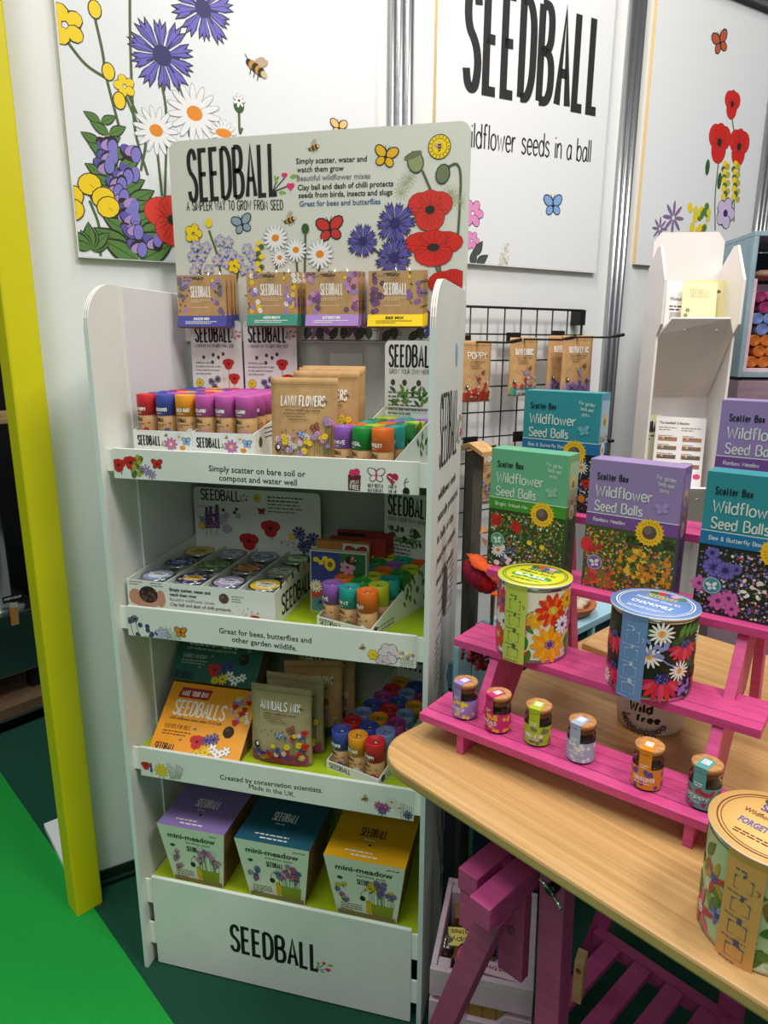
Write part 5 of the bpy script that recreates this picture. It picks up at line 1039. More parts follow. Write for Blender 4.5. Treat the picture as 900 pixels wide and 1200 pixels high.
# felt flower: orange serrated collar over magenta petals, hanging head, on a long stem
hc = tb(-.206, .455, .856); ff = thing('orange_flower', 'large drooping orange and magenta flower beside the wooden stand', 'flower', tuple(tb(-.20, .50, bt + .016))); OF = NZ('orange_felt', '#d9541f', '#e8662c', 200, rough=.95); MF = NZ('magenta_felt', '#8e1236', '#a5183f', 200, rough=.95); RF = C('#b3161c', .9)
axd = (V((.55, .1, 0)) + ZU * .83).normalized(); e1 = axd.cross(V((0, 1, 0))).normalized(); e2 = axd.cross(e1)
mb = MB(); n = 26; ring0 = []; ring1 = []; c0 = mb.av(hc + axd * .012)
for k in range(n * 2):
    a = PI * k / n; rr = .052 if k % 2 else .046; ring1.append(mb.av(hc + (e1 * math.cos(a) + e2 * math.sin(a)) * rr + axd * (.004 * math.sin(a * 5)))); ring0.append(mb.av(hc + (e1 * math.cos(a) + e2 * math.sin(a)) * .03 + axd * .012))
for k in range(n * 2): k2 = (k + 1) % (n * 2); mb.face((c0, ring0[k], ring0[k2]), OF); mb.face((ring0[k], ring1[k], ring1[k2], ring0[k2]), OF, True)
sol = mb.build('collar', ff).modifiers.new('thick', 'SOLIDIFY'); sol.thickness = .004
mb = MB()
for k in range(9):
    a = 2 * PI * k / 9; d = e1 * math.cos(a) + e2 * math.sin(a); mb.ball(hc + d * .022 - axd * .022, .021, MF if k % 3 else RF, 9, 6, (1, 1, 1.25), .08)
mb.build('petals', ff); mb = MB()
for k in range(5):
    a = PI * 2 * k / 5; d = (e1 * math.cos(a) + e2 * math.sin(a)); q = tb(-.158, .452, .812); w2 = V((math.cos(a), math.sin(a), -.3 + .3 * (k % 2))) * .026; sd = w2.cross(ZU).normalized() * .012
    mb.poly([q, q + w2 * .6 - sd, q + w2 * 1.1, q + w2 * .6 + sd], OF); 
o2 = mb.build('lower_petals', ff); sol = o2.modifiers.new('thick', 'SOLIDIFY'); sol.thickness = .003
mb = MB(); mb.tube([tb(-.20, .50, bt + .017), tb(-.195, .49, .79), tb(-.158, .452, .812)], .0022, LEAFD, 6); mb.tube([tb(-.195, .49, .79), tb(-.205, .47, .85), hc], .0022, LEAFD, 6); mb.build('stem', ff)
sc = tb(-.200, .475, .885); sd_ = thing('dried_flower', 'crumpled brown dried seed head on a stalk by the orange flower', 'flower', (sc.x, sc.y, bt + .0163)); mb = MB()
for k in range(26):
    a = k * .8; q = sc + V((math.cos(a), math.sin(a), 0)) * random.uniform(.004, .024) + ZU * random.uniform(.01, .05); mb.poly([q, q + V((random.uniform(-.02, .02), random.uniform(-.02, .02), random.uniform(.004, .016))), q + V((random.uniform(-.02, .02), random.uniform(-.02, .02), -.008))], random.choice((C('#a9683a', .85), C('#8a4f2c', .85), C('#c08a55', .85))))
mb.build('husk', sd_); mb = MB(); mb.tube([V((sc.x, sc.y, bt + .017)), sc - ZU * .05, sc + ZU * .01], .004, C('#8a5534', .85), 7, True, .008); mb.build('stalk', sd_)

# ------------------------------------------------------------------ the pink stepped riser
Z4 = (.7837, .8699, .9598, 1.0476); V4 = (0, .0944, .1915, .2872); SD = .084; SL = .4331; STH = .0122
rz_ = thing('stepped_riser', 'bright pink wooden four-step display riser on the bamboo table', 'riser', tuple(rs(.2, .2, TZ)), RR)
for z, v in zip(Z4, V4):
    mb = MB(); n = 4; wv = SD / n
    for k in range(n): mb.box(rs(0, v + k * wv + (.0006 if k else 0), z - STH), RD * SL, RB * (wv - .0011), ZU * STH, PINK)
    mb.box(rs(.0012, v + .001, z - STH + .0008), RD * (SL - .0024), RB * (SD - .002), ZU * (STH - .0028), C('#7a1f50', .7)); mb.build('step', rz_, .0008)
for u in (.0636, .378):
    for lg in ([(.050, Z4[0]), (.100, Z4[1] - STH), (.235, Z4[1] - STH), (.128, TZ + .0002), (.086, TZ + .0002), (.086, Z4[0])], [(.150, Z4[1]), (.205, Z4[2] - STH), (.290, Z4[2] - STH), (.240, Z4[1] - .02), (.180, Z4[1] - .02), (.180, Z4[1])], [(.258, Z4[2]), (.300, Z4[3] - STH), (.362, Z4[3] - STH), (.320, Z4[2] - .02), (.277, Z4[2] - .02), (.277, Z4[2])]):
        mb = MB(); mb.prism([rs(u, a, b) for a, b in lg], RD * .014, PINK); mb.build('side_leg', rz_, .0006)
    mb = MB(); mb.box(rs(u - .0, .004, TZ + .0002), RD * .0115, RB * .072, ZU * (Z4[0] - STH - TZ - .0002), PINK); mb.build('foot', rz_, .0006)
    mb = MB(); mb.prism([rs(u, a, b) for a, b in ((.40, TZ + .0002), (.43, TZ + .0002), (.362, Z4[3] - STH), (.332, Z4[3] - STH))], RD * .014, PINK); mb.build('back_leg', rz_, .0006)
mb = MB(); cv = Cv(mb, rs(.0777, .1, .80), (RB * .6 + ZU * .8), (ZU * .6 - RB * .8), off=.0006); cv.stroke('HAND MADE', .004, -.03, .045, .006, PINKD, .0012, .0); mb.build('stamped_mark', rz_)

# scatter boxes
BW, BH, BD = .133, .197, .040
MEAD = {'g': ['#3f5a28', '#5b7a34', '#2c421f', '#748b45', '#c9b54a', '#cf3a30', '#e2dfca', '#8b6aa0', '#8e9a5a'], 'p': ['#3f5226', '#6a8038', '#2e3f1e', '#d98a24', '#e0b82c', '#b23f78', '#d8d2b8', '#c33a44', '#8a9a4a', '#e27a2a'], 't': ['#22301c', '#33462a', '#1a2418', '#7a68b8', '#d6d2c4', '#c66aa4', '#e0dccf', '#3b4f2c', '#c9452f', '#8d7fc4']}
def scatter_box(u, v, z, base, band, name, kind, label, ang=0.0):
    loc = rs(u, v, z); rz = RR + ang; M = Matrix.Translation(loc) @ Matrix.Rotation(rz, 4, 'Z'); mb = MB(M); bm = C(base, .4); bd = C(band, .4); ink = C('#15262b', .5); wh = C('#dfe7dc', .45)
    sidem = C({'g': '#86b07c', 'p': '#8a70aa', 't': '#6aa8c2'}[kind], .45)
    mb.abox(0, BW, 0, BD, 0, BH, bm, {'+x': sidem}); cv = Cv(mb, (0, 0, 0), (1, 0, 0), (0, 0, 1), off=.0003)
    ys = .098; cv.rect(0, 0, BW, ys, C({'g': '#33481f', 'p': '#45562a', 't': '#1d2a1a'}[kind], .45))
    cols = [C(h, .5) for h in MEAD[kind]] + [C(h, .5) for h in MEAD[kind][:4]] * 2; confetti(cv, .001, .0, BW - .001, ys - .004, cols, 1300, .0019, None, 30)
    if kind == 'g':
        confetti(cv, .003, .065, .025, .09, [RED, C('#b5221c', .5)], 40, .004); confetti(cv, .04, .06, .06, .085, [RED, C('#b5221c', .5)], 24, .004); confetti(cv, .0, .0, .055, .04, [C('#23301d', .5), C('#e4e0d2', .5), C('#34402c', .5), C('#5c5f7e', .5)], 80, .004); daisy(cv, .02, .028, .013); [cv.ell(.075 + .022 * k, .05 - .004 * k, .0045, .004, YEL) for k in range(2)]
    elif kind == 'p':
        confetti(cv, .05, .02, BW - .002, .075, [C('#dc8f24', .5), C('#e5bf33', .5), C('#5c7030', .5), C('#c97c2c', .5), C('#3e4e22', .5)], 150, .0045); confetti(cv, .002, .002, .05, .035, [C('#c22f5e', .5), C('#d9602c', .5), C('#b33a34', .5), C('#6e7c34', .5)], 90, .004); confetti(cv, .06, .075, BW - .002, .092, [C('#2b381c', .5), C('#3f5226', .5)], 60, .006); cv.ell(.004, .066, .010, .012, C('#cf2f3e', .5))
        for k in range(3): cv.ell(.01 + k * .007, .058 + .004 * k, .004, .004, C('#b6282c', .5))
    else:
        for (x, y, r) in ((.022, .066, .016), (.036, .064, .015), (.018, .086, .010), (.05, .068, .008)): cornflower(cv, x, y, r, C('#7f6fc6', .5), 12)
        for (x, y, r) in ((.032, .02, .014), (.045, .026, .012), (.05, .012, .011), (.006, .04, .012)): petals(cv, x, y, r, 8, C('#c767a6', .5), None, .26); cv.ell(x, y, r * .25, r * .25, C('#6b2f5c', .5))
        confetti(cv, .055, .03, .09, .06, [WHITE, C('#e9d9d8', .5), C('#2c3a24', .5)], 30, .004); poppy(cv, .118, .05, .008); cv.ell(.112, .024, .006, .006, ORA); daisy(cv, .108, .076, .012, C('#d5d9c2', .5))
    cv.rect(0, ys - .0005, BW, ys + .018, bd); cv.rect(0, ys + .018, BW, ys + .0192, wh); cv.stroke(name, .011, ys + .006, len(name) * .0034, .0062, wh, .0008, 0, 2.3)
    cv.stroke('Scatter Box', .012, BH - .030, .046, .0108, ink, .0016, 0, 3.0); cv.stroke('Wildflower', .011, BH - .055, .083, .0180, wh, .0019, 0, 2.4); cv.stroke('Seed Balls', .011, BH - .077, .071, .0165, wh, .0019, 0, 2.4)
    for k, t in enumerate(('For garden', 'beds and', 'pots')): cv.stroke(t, .097 + .003 * k, BH - .019 - .009 * k, (.026, .021, .012)[k], .0062, wh, .0006, -.12, 2.2)
    bfly(cv, .108, BH - .061, .009, C({'g': '#8fbf9f', 'p': '#a892c2', 't': '#69a9b2'}[kind], .5), .2, None, C({'g': '#7fb292', 'p': '#9a82b8', 't': '#579ba5'}[kind], .5))
    x, y, r = .094, ys + .001, .0205
    for k in range(20): a = k * PI / 10; cv.poly([(x + r * .8 * math.cos(a - .17), y + r * .8 * math.sin(a - .17)), (x + r * 1.06 * math.cos(a), y + r * 1.06 * math.sin(a)), (x + r * .8 * math.cos(a + .17), y + r * .8 * math.sin(a + .17))], C('#eeb81a', .5)); cv.l -= cv.step * .9
    cv.up(); cv.ell(x, y, r * .92, r * .92, C('#f0bf1e', .5), 0, 22); cv.ell(x, y, r * .5, r * .5, C('#5a4b42', .8), 0, 18); cv.ell(x - .002, y + .003, r * .3, r * .3, C('#75655a', .8))
    for k in range(22):
        a = k * 2 * PI / 22
        if k % 11 > 8: continue
        q = (x + r * .7 * math.cos(a), y + r * .7 * math.sin(a)); cv.line([(q[0] - .0012 * math.cos(a), q[1] - .0012 * math.sin(a)), (q[0] + .0012 * math.cos(a), q[1] + .0012 * math.sin(a))], .0009, INK); cv.l -= cv.step
    cv.up()
    cb = C({'g': '#4f9a72', 'p': '#7a5f9a', 't': '#3f8f98'}[kind], .5); x, y = ((.018, .046), (.018, .040), (.022, .040))[('g', 'p', 't').index(kind)]; cv.ell(x, y, .0125, .0125, cb, 0, 20); cv.line([(x + .0108 * math.cos(a * .35), y + .0108 * math.sin(a * .35)) for a in range(19)], .0006, wh); bfly(cv, x, y - .001, .007, wh, .2, None, cb)
    cv2 = Cv(mb, (BW, 0, 0), (0, 1, 0), (0, 0, 1), off=.0003)
    cv2.rect(0, ys, BD, ys + .018, bd); cv2.rect(0, ys + .018, BD, ys + .0192, wh); cv2.rect(.003, ys + .03, BD - .002, BH - .012, C({'g': '#a9c79a', 'p': '#a08abb', 't': '#a9c9d6'}[kind], .5)); cv2.rect(0, 0, BD, ys, C({'g': '#456b34', 'p': '#6d5590', 't': '#2c3d36'}[kind], .5))
    for k, y in enumerate((BH - .045, BH - .075, ys + .008, ys - .03, ys - .06)): cv2.ell(BD * .5, y, .009, .012, (C('#d8c071', .5), C('#c9b58a', .5), C('#dfe0cf', .5), C('#5a5a52', .5), C('#4a5244', .5))[k], 0, 16); cv2.ell(BD * .5, y - .002, .005, .006, (C('#8a7d4a', .5), C('#9a6f4c', .5), C('#c99f3a', .5), C('#2d2f2a', .5), C('#6a7a4a', .5))[k])
    o = mb.build('scatter_box', bevel=.0008); move_origin(o, loc, rz); return tag(o, label, 'box', 'wildflower seed ball boxes on the riser')
scatter_box(-.013, .216, Z4[2] + .0002, '#69b189', '#45922f', 'Bright Annual Mix', 'g', 'green scatter box of wildflower seed balls at the left of the third step')
scatter_box(.153, .214, Z4[2] + .0002, '#9883b4', '#784f94', 'Rainbow Meadow', 'p', 'purple Rainbow Meadow scatter box in the middle of the third step')
scatter_box(.315, .212, Z4[2] + .0002, '#348f98', '#2374a6', 'Bee & Butterfly Border', 't', 'teal scatter box on the third step, cut by the right picture edge')
scatter_box(-.006, .312, Z4[3] + .0002, '#348f98', '#2374a6', 'Bee & Butterfly Border', 't', 'teal scatter box on the top step, behind the green one')
scatter_box(.302, .312, Z4[3] + .0002, '#9883b4', '#784f94', 'Rainbow Meadow', 'p', 'purple scatter box on the top step, behind the right teal one')

# grow-kit cans
def can(loc, r, h, lid, strip, words, bgc, flowers, label, face):
    t = thing('grow_kit_can', label, 'can', loc, face, 'painted wildflower grow kit cans'); M = WM[t.name]; mb = MB(M); bgm = C(bgc, .35)
    mb.lathe([(0, 0), (r * .96, 0), (r * .985, .001), (r * .985, .004), (r * .97, .006), (r * .97, h - .006), (r * .99, h - .004), (r * .99, h), (0, h)], seg=48, mats=[STEEL, STEEL, STEEL, STEEL, bgm, STEEL, STEEL, STEEL])
    cv = Cv(mb, fn=lambda a, b, d: M.inverted() @ (M @ V(((r * .97 + d) * math.sin(a / r), -(r * .97 + d) * math.cos(a / r), b))), off=.0013, step=4e-6)
    flowers(cv, r, h); mb.build('tin', t)
    mb = MB(M); L_ = r * 1.03; lm = C(lid, .45); mb.lathe([(0, h + .0004), (L_, h + .0004), (L_, h + .0036), (0, h + .0036)], seg=48, mats=[WHITE, WHITE, lm])
    cv = Cv(mb, (0, 0, h + .0036), (1, 0, 0), (0, 1, 0), off=.0004)
    for q, wd_ in ((.86, .0014), (.80, .0008)): cv.line([(L_ * q * math.cos(a * .105), L_ * q * math.sin(a * .105)) for a in range(61)], wd_, words[3])
    for k in range(5): cv.ell(-.016 + .009 * k, L_ * .62 + .003 * (k % 2), .007, .0055, (LEAFD, RED, C('#4a57a8', .5), PK, LEAF)[k], k)
    slogo(cv, -.021, L_ * .30, .042, .013, words[4]); cv.text('Wildflower Grow Kit', -r * .55, L_ * .08, r * 1.1, .0075, words[3], .01)
    if words[2]: [cv.ell(x, -L_ * .22 + .002 * (k % 2), .012, .008, words[2], 0) for k, x in enumerate((-.02, -.007, .007, .02))]
    cv.text(words[0], -r * .5, -L_ * .27, r * 1.0, .0095, words[1], .03); cv.scrib(-r * .45, -L_ * .5, r * .9, .0022, words[3], 2); mb.build('lid_card', t)
    mb = MB(M); sm = C(strip, .5); wS = .034; n = 6; rr = r * .97 + .0036
    def sfn(a, b, d): return V(((rr + d) * math.sin(a / r), -(rr + d) * math.cos(a / r), b))
    for k in range(n):
        a0, a1 = -wS / 2 + wS * k / n, -wS / 2 + wS * (k + 1) / n; mb.poly([sfn(a0, -.002, .0005), sfn(a1, -.002, .0005), sfn(a1, h - .006, .0005), sfn(a0, h - .006, .0005)], sm); mb.poly([sfn(a0, h - .006, .0005), sfn(a1, h - .006, .0005), sfn(a1, h + .0036, .0024), sfn(a0, h + .0036, .0024)], sm)
    cv = Cv(mb, fn=sfn, off=.0009); im = C(words[5], .6)
    cv.scrib(-.008, h * .87, .017, .0022, im)
    for k in range(4):
        y = h * (.70 - .215 * k); cv.line([(-.008, y + .014), (-.008, y), (.008, y), (.008, y + .014), (-.008, y + .014)], .0005, im); cv.line([(-.009, y + .013), (.009, y + .013)], .0010, im); cv.scrib(-.013, y - .006, .026, .0014, im, 1)
        if k == 0: cv.line([(.011, y + .008), (.014, y + .006), (.0125, y + .002)], .0009, im, True)
        for j in range(k + 1): leaf(cv, -.001 + .002 * j, y + .014, .006 + .001 * k, 1.0 + .5 * j, im, False)
    mb.build('paper_strip', t); return t
def fl_bright(cv, r, h):
    n = int(2 * PI * r / .03)
    cv.rect(-PI * r, .006, PI * r, h - .006, C('#e9e6d2', .35), 48)
    for k in range(34): leaf(cv, -.12 + random.random() * .24, random.uniform(.012, h - .02), .024, random.random() * 6.2, random.choice((C('#2f8a36', .4), C('#4d7a2c', .4), C('#3c6b2c', .4))), False)
    for k in range(26): a, b = -.16 + random.random() * .32, random.uniform(.012, h - .012); petals(cv, a, b, random.uniform(.008, .016), 8, C(random.choice(('#d8341c', '#c02a78', '#f0a81c', '#e06a1c', '#2f8a36', '#c9283a')), .35), None, .2, random.random()); cv.ell(a, b, .004, .0035, C(random.choice(('#2a3a9a', '#e8c22c', '#5a3a9a')), .35))
    for (a, b, q, m1, m2, c) in ((.055, .082, .027, '#d8341c', '#f07a1c', '#d5d04a'), (.053, .030, .030, '#f2a012', '#f7bf1e', '#5a3a9a'), (-.026, .085, .023, '#c9283a', '#d64a78', '#2a3a9a'), (-.035, .03, .022, '#d8501c', '#c92a2a', '#e8c22c'), (-.02, .055, .014, '#eeeaf4', '#d8cfe8', '#23378c'), (.092, .062, .016, '#c02a78', '#9a2a8a', '#3a3a9a'), (.082, .095, .016, '#f0a81c', '#f2c21e', '#7a5a1c'), (.074, .058, .015, '#f4f2fa', '#e6d6ec', '#1f3f9a'), (.10, .02, .018, '#5a8a2c', '#7a4a9a', '#c02a4a'), (-.07, .08, .025, '#e06a1c', '#d8341c', '#f0d01c'), (-.07, .03, .02, '#c02a78', '#d64a78', '#2a3a9a'), (.13, .08, .025, '#d8341c', '#f07a1c', '#d5d04a'), (.135, .035, .022, '#f2a012', '#f7bf1e', '#5a3a9a')):
        petals(cv, a, b, q, 11, C(m1, .35), None, .17, random.random()); petals(cv, a, b, q * .86, 6, C(m2, .35), None, .12, random.random()); cv.ell(a, b, q * .28, q * .24, C(c, .35), 0, 12)
def fl_dark(cv, r, h):
    cv.rect(-PI * r, .006, PI * r, h - .006, C('#16251c', .35), 48)
    for k in range(50): leaf(cv, -.14 + random.random() * .28, random.uniform(.012, h - .02), .022, random.random() * 6.2, random.choice((C('#2c5a30', .4), C('#1f4a2c', .4), C('#4f8a3a', .4))), False)
    for k in range(5): leaf(cv, .058 + .009 * k, .090, .02, 1.2, C('#4f8a3a', .4), False)
    for (a, b, q) in ((.068, .078, .024), (.040, .030, .030), (-.032, .075, .026), (-.03, .03, .025), (.11, .03, .022), (-.08, .06, .025)):
        for k in range(9): an = PI + PI * (k + .5) / 9; cv.ell(a + math.cos(an) * q * .62, b + math.sin(an) * q * .55, q * .46, q * .13, C(('#c9234a', '#d94a74', '#e0262c')[k % 3], .35), an, 9); cv.l -= cv.step * .5
        cv.up(); cv.ell(a, b + q * .1, q * .34, q * .28, C('#232a6e', .35), 0, 14)
        for k in range(14): cv.ell(a + random.uniform(-.26, .26) * q, b + q * .1 + random.uniform(-.2, .2) * q, q * .03, q * .03, C('#8a8ad8', .4), 0, 5)
    for (a, b, q) in ((.034, .095, .017), (.062, .044, .015), (.022, .063, .017), (-.045, .012, .013), (.10, .085, .014)): petals(cv, a, b, q, 14, WHITE, None, .1, .2); cv.ell(a, b, q * .3, q * .28, C('#e8a81c', .4), 0, 12)
    cv.line([(.028, .070), (.045, .055), (.062, .05)], .002, C('#8a8fd0', .4), True)
    for k in range(14): cv.ell(.028 + random.uniform(-.012, .014), .074 + random.uniform(-.01, .01), .004, .0025, C('#8a9ad8', .4), random.random() * 3)
    for k in range(10): cv.ell(.072 + random.uniform(-.008, .008), .018 + random.uniform(-.01, .012), .0035, .003, C('#8a7ad0', .4))
def fl_paint(cv, r, h):
    cv.rect(-PI * r, .006, PI * r, h - .006, C('#b6c79a', .35), 48)
    for k in range(90): leaf(cv, -.15 + random.random() * .3, random.uniform(.01, h - .02), random.uniform(.02, .035), random.random() * 6.2, random.choice((C('#3f6b2c', .4), C('#5a7a34', .4), C('#7d9a4a', .4), C('#cfe0c4', .4), C('#8a6a3a', .4))), False)
    for (a, b, q, m1, m2, c) in ((-.032, .070, .020, '#c8323c', '#b8902c', '#2a3f9a'), (-.05, .022, .024, '#c22a4a', '#e05a80', '#d0d8e0'), (-.075, .085, .016, '#8a5fa0', '#d8c8e0', '#7a3a6a'), (-.022, .035, .012, '#6a6ab8', '#8a90d0', '#3a3a8a'), (-.085, .04, .02, '#c8605a', '#d88a4a', '#7a2a3a'), (.05, .03, .02, '#e0701c', '#e8a82c', '#7a2a1c'), (.05, .08, .02, '#c22a4a', '#e05a80', '#d0d8e0')):
        for k in range(6): an = k * 1.05 + .3; cv.ell(a + math.cos(an) * q * .55, b + math.sin(an) * q * .55, q * .5, q * .17, C((m1, m2)[k % 2], .35), an, 8); cv.l -= cv.step * .5
        cv.up(); cv.ell(a, b, q * .26, q * .26, C(c, .35))
can(tuple(rs(.112, .134, Z4[1] + .0002)), .0528, .115, '#d8d92a', '#c3d156', ('BASIL', WHITE, C('#3f9a3a', .5), C('#2f5a3a', .5), C('#244a6a', .5), '#4b6b4a'), '#e9e6d2', fl_bright, 'can with lime lid and bright painted flowers on the pink middle step', math.radians(-27))
can(tuple(rs(.286, .133, Z4[1] + .0002)), .0552, .113, '#6f93cf', '#6c93c8', ('CHAMOMILE', WHITE, None, WHITE, C('#c9bb3a', .5), '#c3d3ea'), '#16251c', fl_dark, 'can with blue lid and dark flower print on the pink middle step', math.radians(-32))
can((1.022, -.418, TZ + .0002), .0575, .118, '#efbf72', '#e0a35c', ('FORGET ME NOT', C('#6a6ab0', .5), None, C('#7a3a2a', .5), C('#4a55a5', .5), '#5a5a78'), '#b6c79a', fl_paint, 'can with orange lid standing on the table at the lower right', math.radians(-36))

# little corked jars
def jar(loc, colour, dots, word, cn, place, ang):
    t = thing('seed_jar', 'small corked glass jar with %s label, %s on the bottom step' % (cn, place), 'jar', loc, RR + ang, 'corked seed jars on the bottom step'); M = WM[t.name]; r, h = .0180, .056
    mb = MB(M); mb.lathe([(0, 0), (r * .9, 0), (r, .003), (r, .040), (r * .93, .0435), (r * .9, .046), (r * .96, .0475), (r * .96, .049), (r * .86, .049), (r * .84, .046), (r * .93, .040), (r * .93, .004), (0, .003)], seg=32, mat=GLASS); mb.build('glass', t)
    mb = MB(M); mb.lathe([(0, .0034), (r * .9, .0034), (r * .9, .030), (0, .031)], seg=20, mat=NZ('seed_balls', '#3a2a22', '#5a4336', 260, rough=.9, bump=.4)); mb.build('seed_balls', t)
    mb = MB(M); mb.lathe([(0, .041), (r * .80, .041), (r * .86, .0495), (r * .98, .0496), (r * .98, .0555), (r * .94, h), (0, h)], seg=28, mat=CORK); mb.build('cork', t)
    cm = C(colour, .5); mb = MB(M); fn = lambda a, b, d: V(((r + .0004 + d) * math.sin(a / r), -(r + .0004 + d) * math.cos(a / r), b)); cv = Cv(mb, fn=fn, off=.0002)
    cv.rect(-PI * r * .92, .003, PI * r * .92, .031, cm, 40); cv.rect(-.0075, .030, .0075, .0495, cm, 4)
    dm = C(dots, .5); 
    for k in range(34): cv.ell(-.05 + random.random() * .1, random.choice((random.uniform(.005, .011), random.uniform(.022, .028))), .0028, .003, dm, 0, 8)
    cv.stroke(word, -.013, .0135, .026, .0062, WHITE, .0009); cv.scrib(-.012, .0105, .024, .0012, WHITE); cv.scrib(-.005, .035, .010, .0016, WHITE, 2)
    # strip folded over the cork
    mb.poly([(-.0075, -r * .985, .0495), (.0075, -r * .985, .0495), (.0075, -r * 1.0, .0558), (-.0075, -r * 1.0, .0558)], cm); mb.box((-.0075, -r * 1.0, h + .0001), (.015, 0, 0), (0, r * 1.35, 0), (0, 0, .0005), cm)
    cv = Cv(mb, (0, 0, h + .0007), (1, 0, 0), (0, 1, 0), off=.0003); cv.rect(-.0045, -.008, .0045, .003, WHITE); cv.stroke('SEED', -.0035, -.002, .007, .003, cm, .0006); cv.stroke('BALL', -.0035, -.0065, .007, .003, cm, .0006); mb.build('label_strip', t)
for (u, v, c, d, wd_, cn, pl_, an) in ((.057, .037, '#9a80c4', '#f0d23a', 'BUTTERCUP', 'purple', 'farthest left', -.25), (.113, .034, '#c72a70', '#f0a83a', 'MARIGOLD', 'magenta', 'second from left', -.35), (.172, .039, '#aac02a', '#6d7a5c', 'FORGET ME NOT', 'lime green', 'third from left', .1), (.235, .037, '#a3b3cc', '#dfe3e2', 'DAISIES', 'pale grey blue', 'fourth from left', -.15), (.323, .033, '#e08a24', '#5a4a9a', 'CORNFLOWER', 'orange', 'fifth from left', .05), (.389, .036, '#5aa0a2', '#b5303a', 'POPPY', 'teal', 'at the right end', -.2)): jar(tuple(rs(u, v, Z4[0] + .0002)), c, d, wd_, cn, pl_, an)

# white planter under the middle step
pl = tb(.237, .322, TZ); mb = MB(); r = .052; mb.lathe([(0, .0002), (r * .86, .0002), (r * .93, .004), (r, .03), (r, .078), (r * .95, .08), (r * .93, .076), (r * .93, .03), (0, .012)], pl, 40, C('#d9d3c8', .4))
R_ = Matrix.Translation(pl) @ Matrix.Rotation(math.radians(-20), 4, 'Z'); cv = Cv(mb, fn=lambda a, b, d: R_ @ V(((r + d) * math.sin(a / r), -(r + d) * math.cos(a / r), b)), off=.0006)
cv.stroke('Wild', -.022, .0365, .036, .017, INK, .0036, .06, 2.0); cv.stroke('free', -.010, .022, .036, .013, INK, .0036, .06, 2.0); cv.stroke('+', -.026, .025, .008, .008, INK, .002)
for k in range(9): a = PI + .35 + k * .28; petals(cv, .002 + .034 * math.cos(a), .031 + .024 * math.sin(a), .0062, 7, C('#4a4542', .6), None, .2)
o = mb.build('planter_pot'); move_origin(o, pl); tag(o, 'white printed planter pot on the table under the middle step', 'pot')

# ================================================================== wire grid on the wall with hanging pouches
gp_ = thing('wire_grid', 'black wire grid panel fixed to the white wall, with hooks', 'grid panel', tuple(wl(1.2, .03, .62)), math.radians(WANG))
mb = MB(); s0, s1, z0, z1, o_ = .841, 1.441, .626, 1.418, .030
for k in range(11): mb.tube([wl(s0 + .06 * k, o_, z0), wl(s0 + .06 * k, o_, z1)], .0022 if 0 < k < 10 else .0035, BLACK, 6)
for k in range(12): mb.tube([wl(s0, o_ + .004, z0 + .072 * k), wl(s1, o_ + .004, z0 + .072 * k)], .0022 if 0 < k < 11 else .0035, BLACK, 6)
mb.build('wire_mesh', gp_)
mb = MB()
for s_, z in ((s1 - .018, z1 - .008), (s1 - .018, z0 + .05), (s0 + .02, z1 - .008), (s0 + .02, z0 + .05)): mb.box(wl(s_, 0.0, z - .035), WD * .022, WN * .04, ZU * .045, BLACK)
mb.build('wall_bracket', gp_)
HK = [(.992, 1.325), (1.168, 1.333), (1.338, 1.340), (1.028, 1.045), (1.21, 1.05), (1.372, 1.05)]; HKL = [.245, .25, .255, .12, .10, .22]
for (s_, z), l_ in zip(HK, HKL):
    mb = MB(); mb.box(wl(s_ - .024, o_ + .0065, z - .012), WD * .048, WN * .006, ZU * .03, BLACK); mb.tube([wl(s_, o_ + .01, z), wl(s_, o_ + l_ * .8, z - .002), wl(s_, o_ + l_, z + .006)], .0028, BLACK, 7); mb.tube([wl(s_, o_ + l_ * .86, z), wl(s_, o_ + l_, z + .005)], .0045, BLACK, 7); mb.build('hook', gp_)
WR = math.radians(WANG); gk = 'kraft pouches hanging on the wire grid'
def hang(s_, o2, ztop, w_, h, paint, label): pouch(tuple(wl(s_, o2, ztop - h)), WR, w_, h, .022, paint, label, gk, KRAFT)
hang(.992, .10, 1.328, .098, .160, paint_pouch('POPPY', '#c0322c', ('poppy', 'poppy', 'poppy', 'daisy')), 'kraft pouch with red poppies and red base, leftmost on the wire grid')
hang(1.168, .085, 1.337, .100, .160, paint_pouch('DAWN CHORUS', '#4f9a86', ('poppy', 'lilac', 'pink', 'daisy'), True, 'SEEDBALL'), 'kraft pouch with teal base, second along the wire grid')
hang(1.338, .060, 1.344, .112, .160, paint_pouch('BUTTERFLY MIX', '#a68ac6', ('lilac', 'corn', 'lilac', 'pink')), 'kraft pouch half hidden behind the butterfly one, right on the wire grid')
hang(1.345, .115, 1.344, .118, .165, paint_pouch('BUTTERFLY MIX', '#a68ac6', ('lilac', 'corn', 'lilac', 'pink')), 'kraft BUTTERFLY MIX pouch with lilac base, right end of the wire grid')
hang(1.036, .085, 1.046, .100, .170, paint_pouch('BEE MIX', '#f0b61c', ('lilac', 'lilac', 'corn', 'lilac'), True, 'SEEDBALL'), 'kraft BEE MIX pouch with yellow base, on the lower hook beside the stand')
hang(1.372, .085, 1.052, .10, .165, paint_pouch('BEE MIX', '#f0b61c', ('lilac', 'corn')), 'kraft pouch with yellow base, behind the green and purple scatter boxes')
hang(1.372, .130, 1.052, .10, .165, paint_pouch('BEE MIX', '#f0b61c', ('lilac', 'corn')), 'front kraft pouch with yellow base between green and purple boxes')

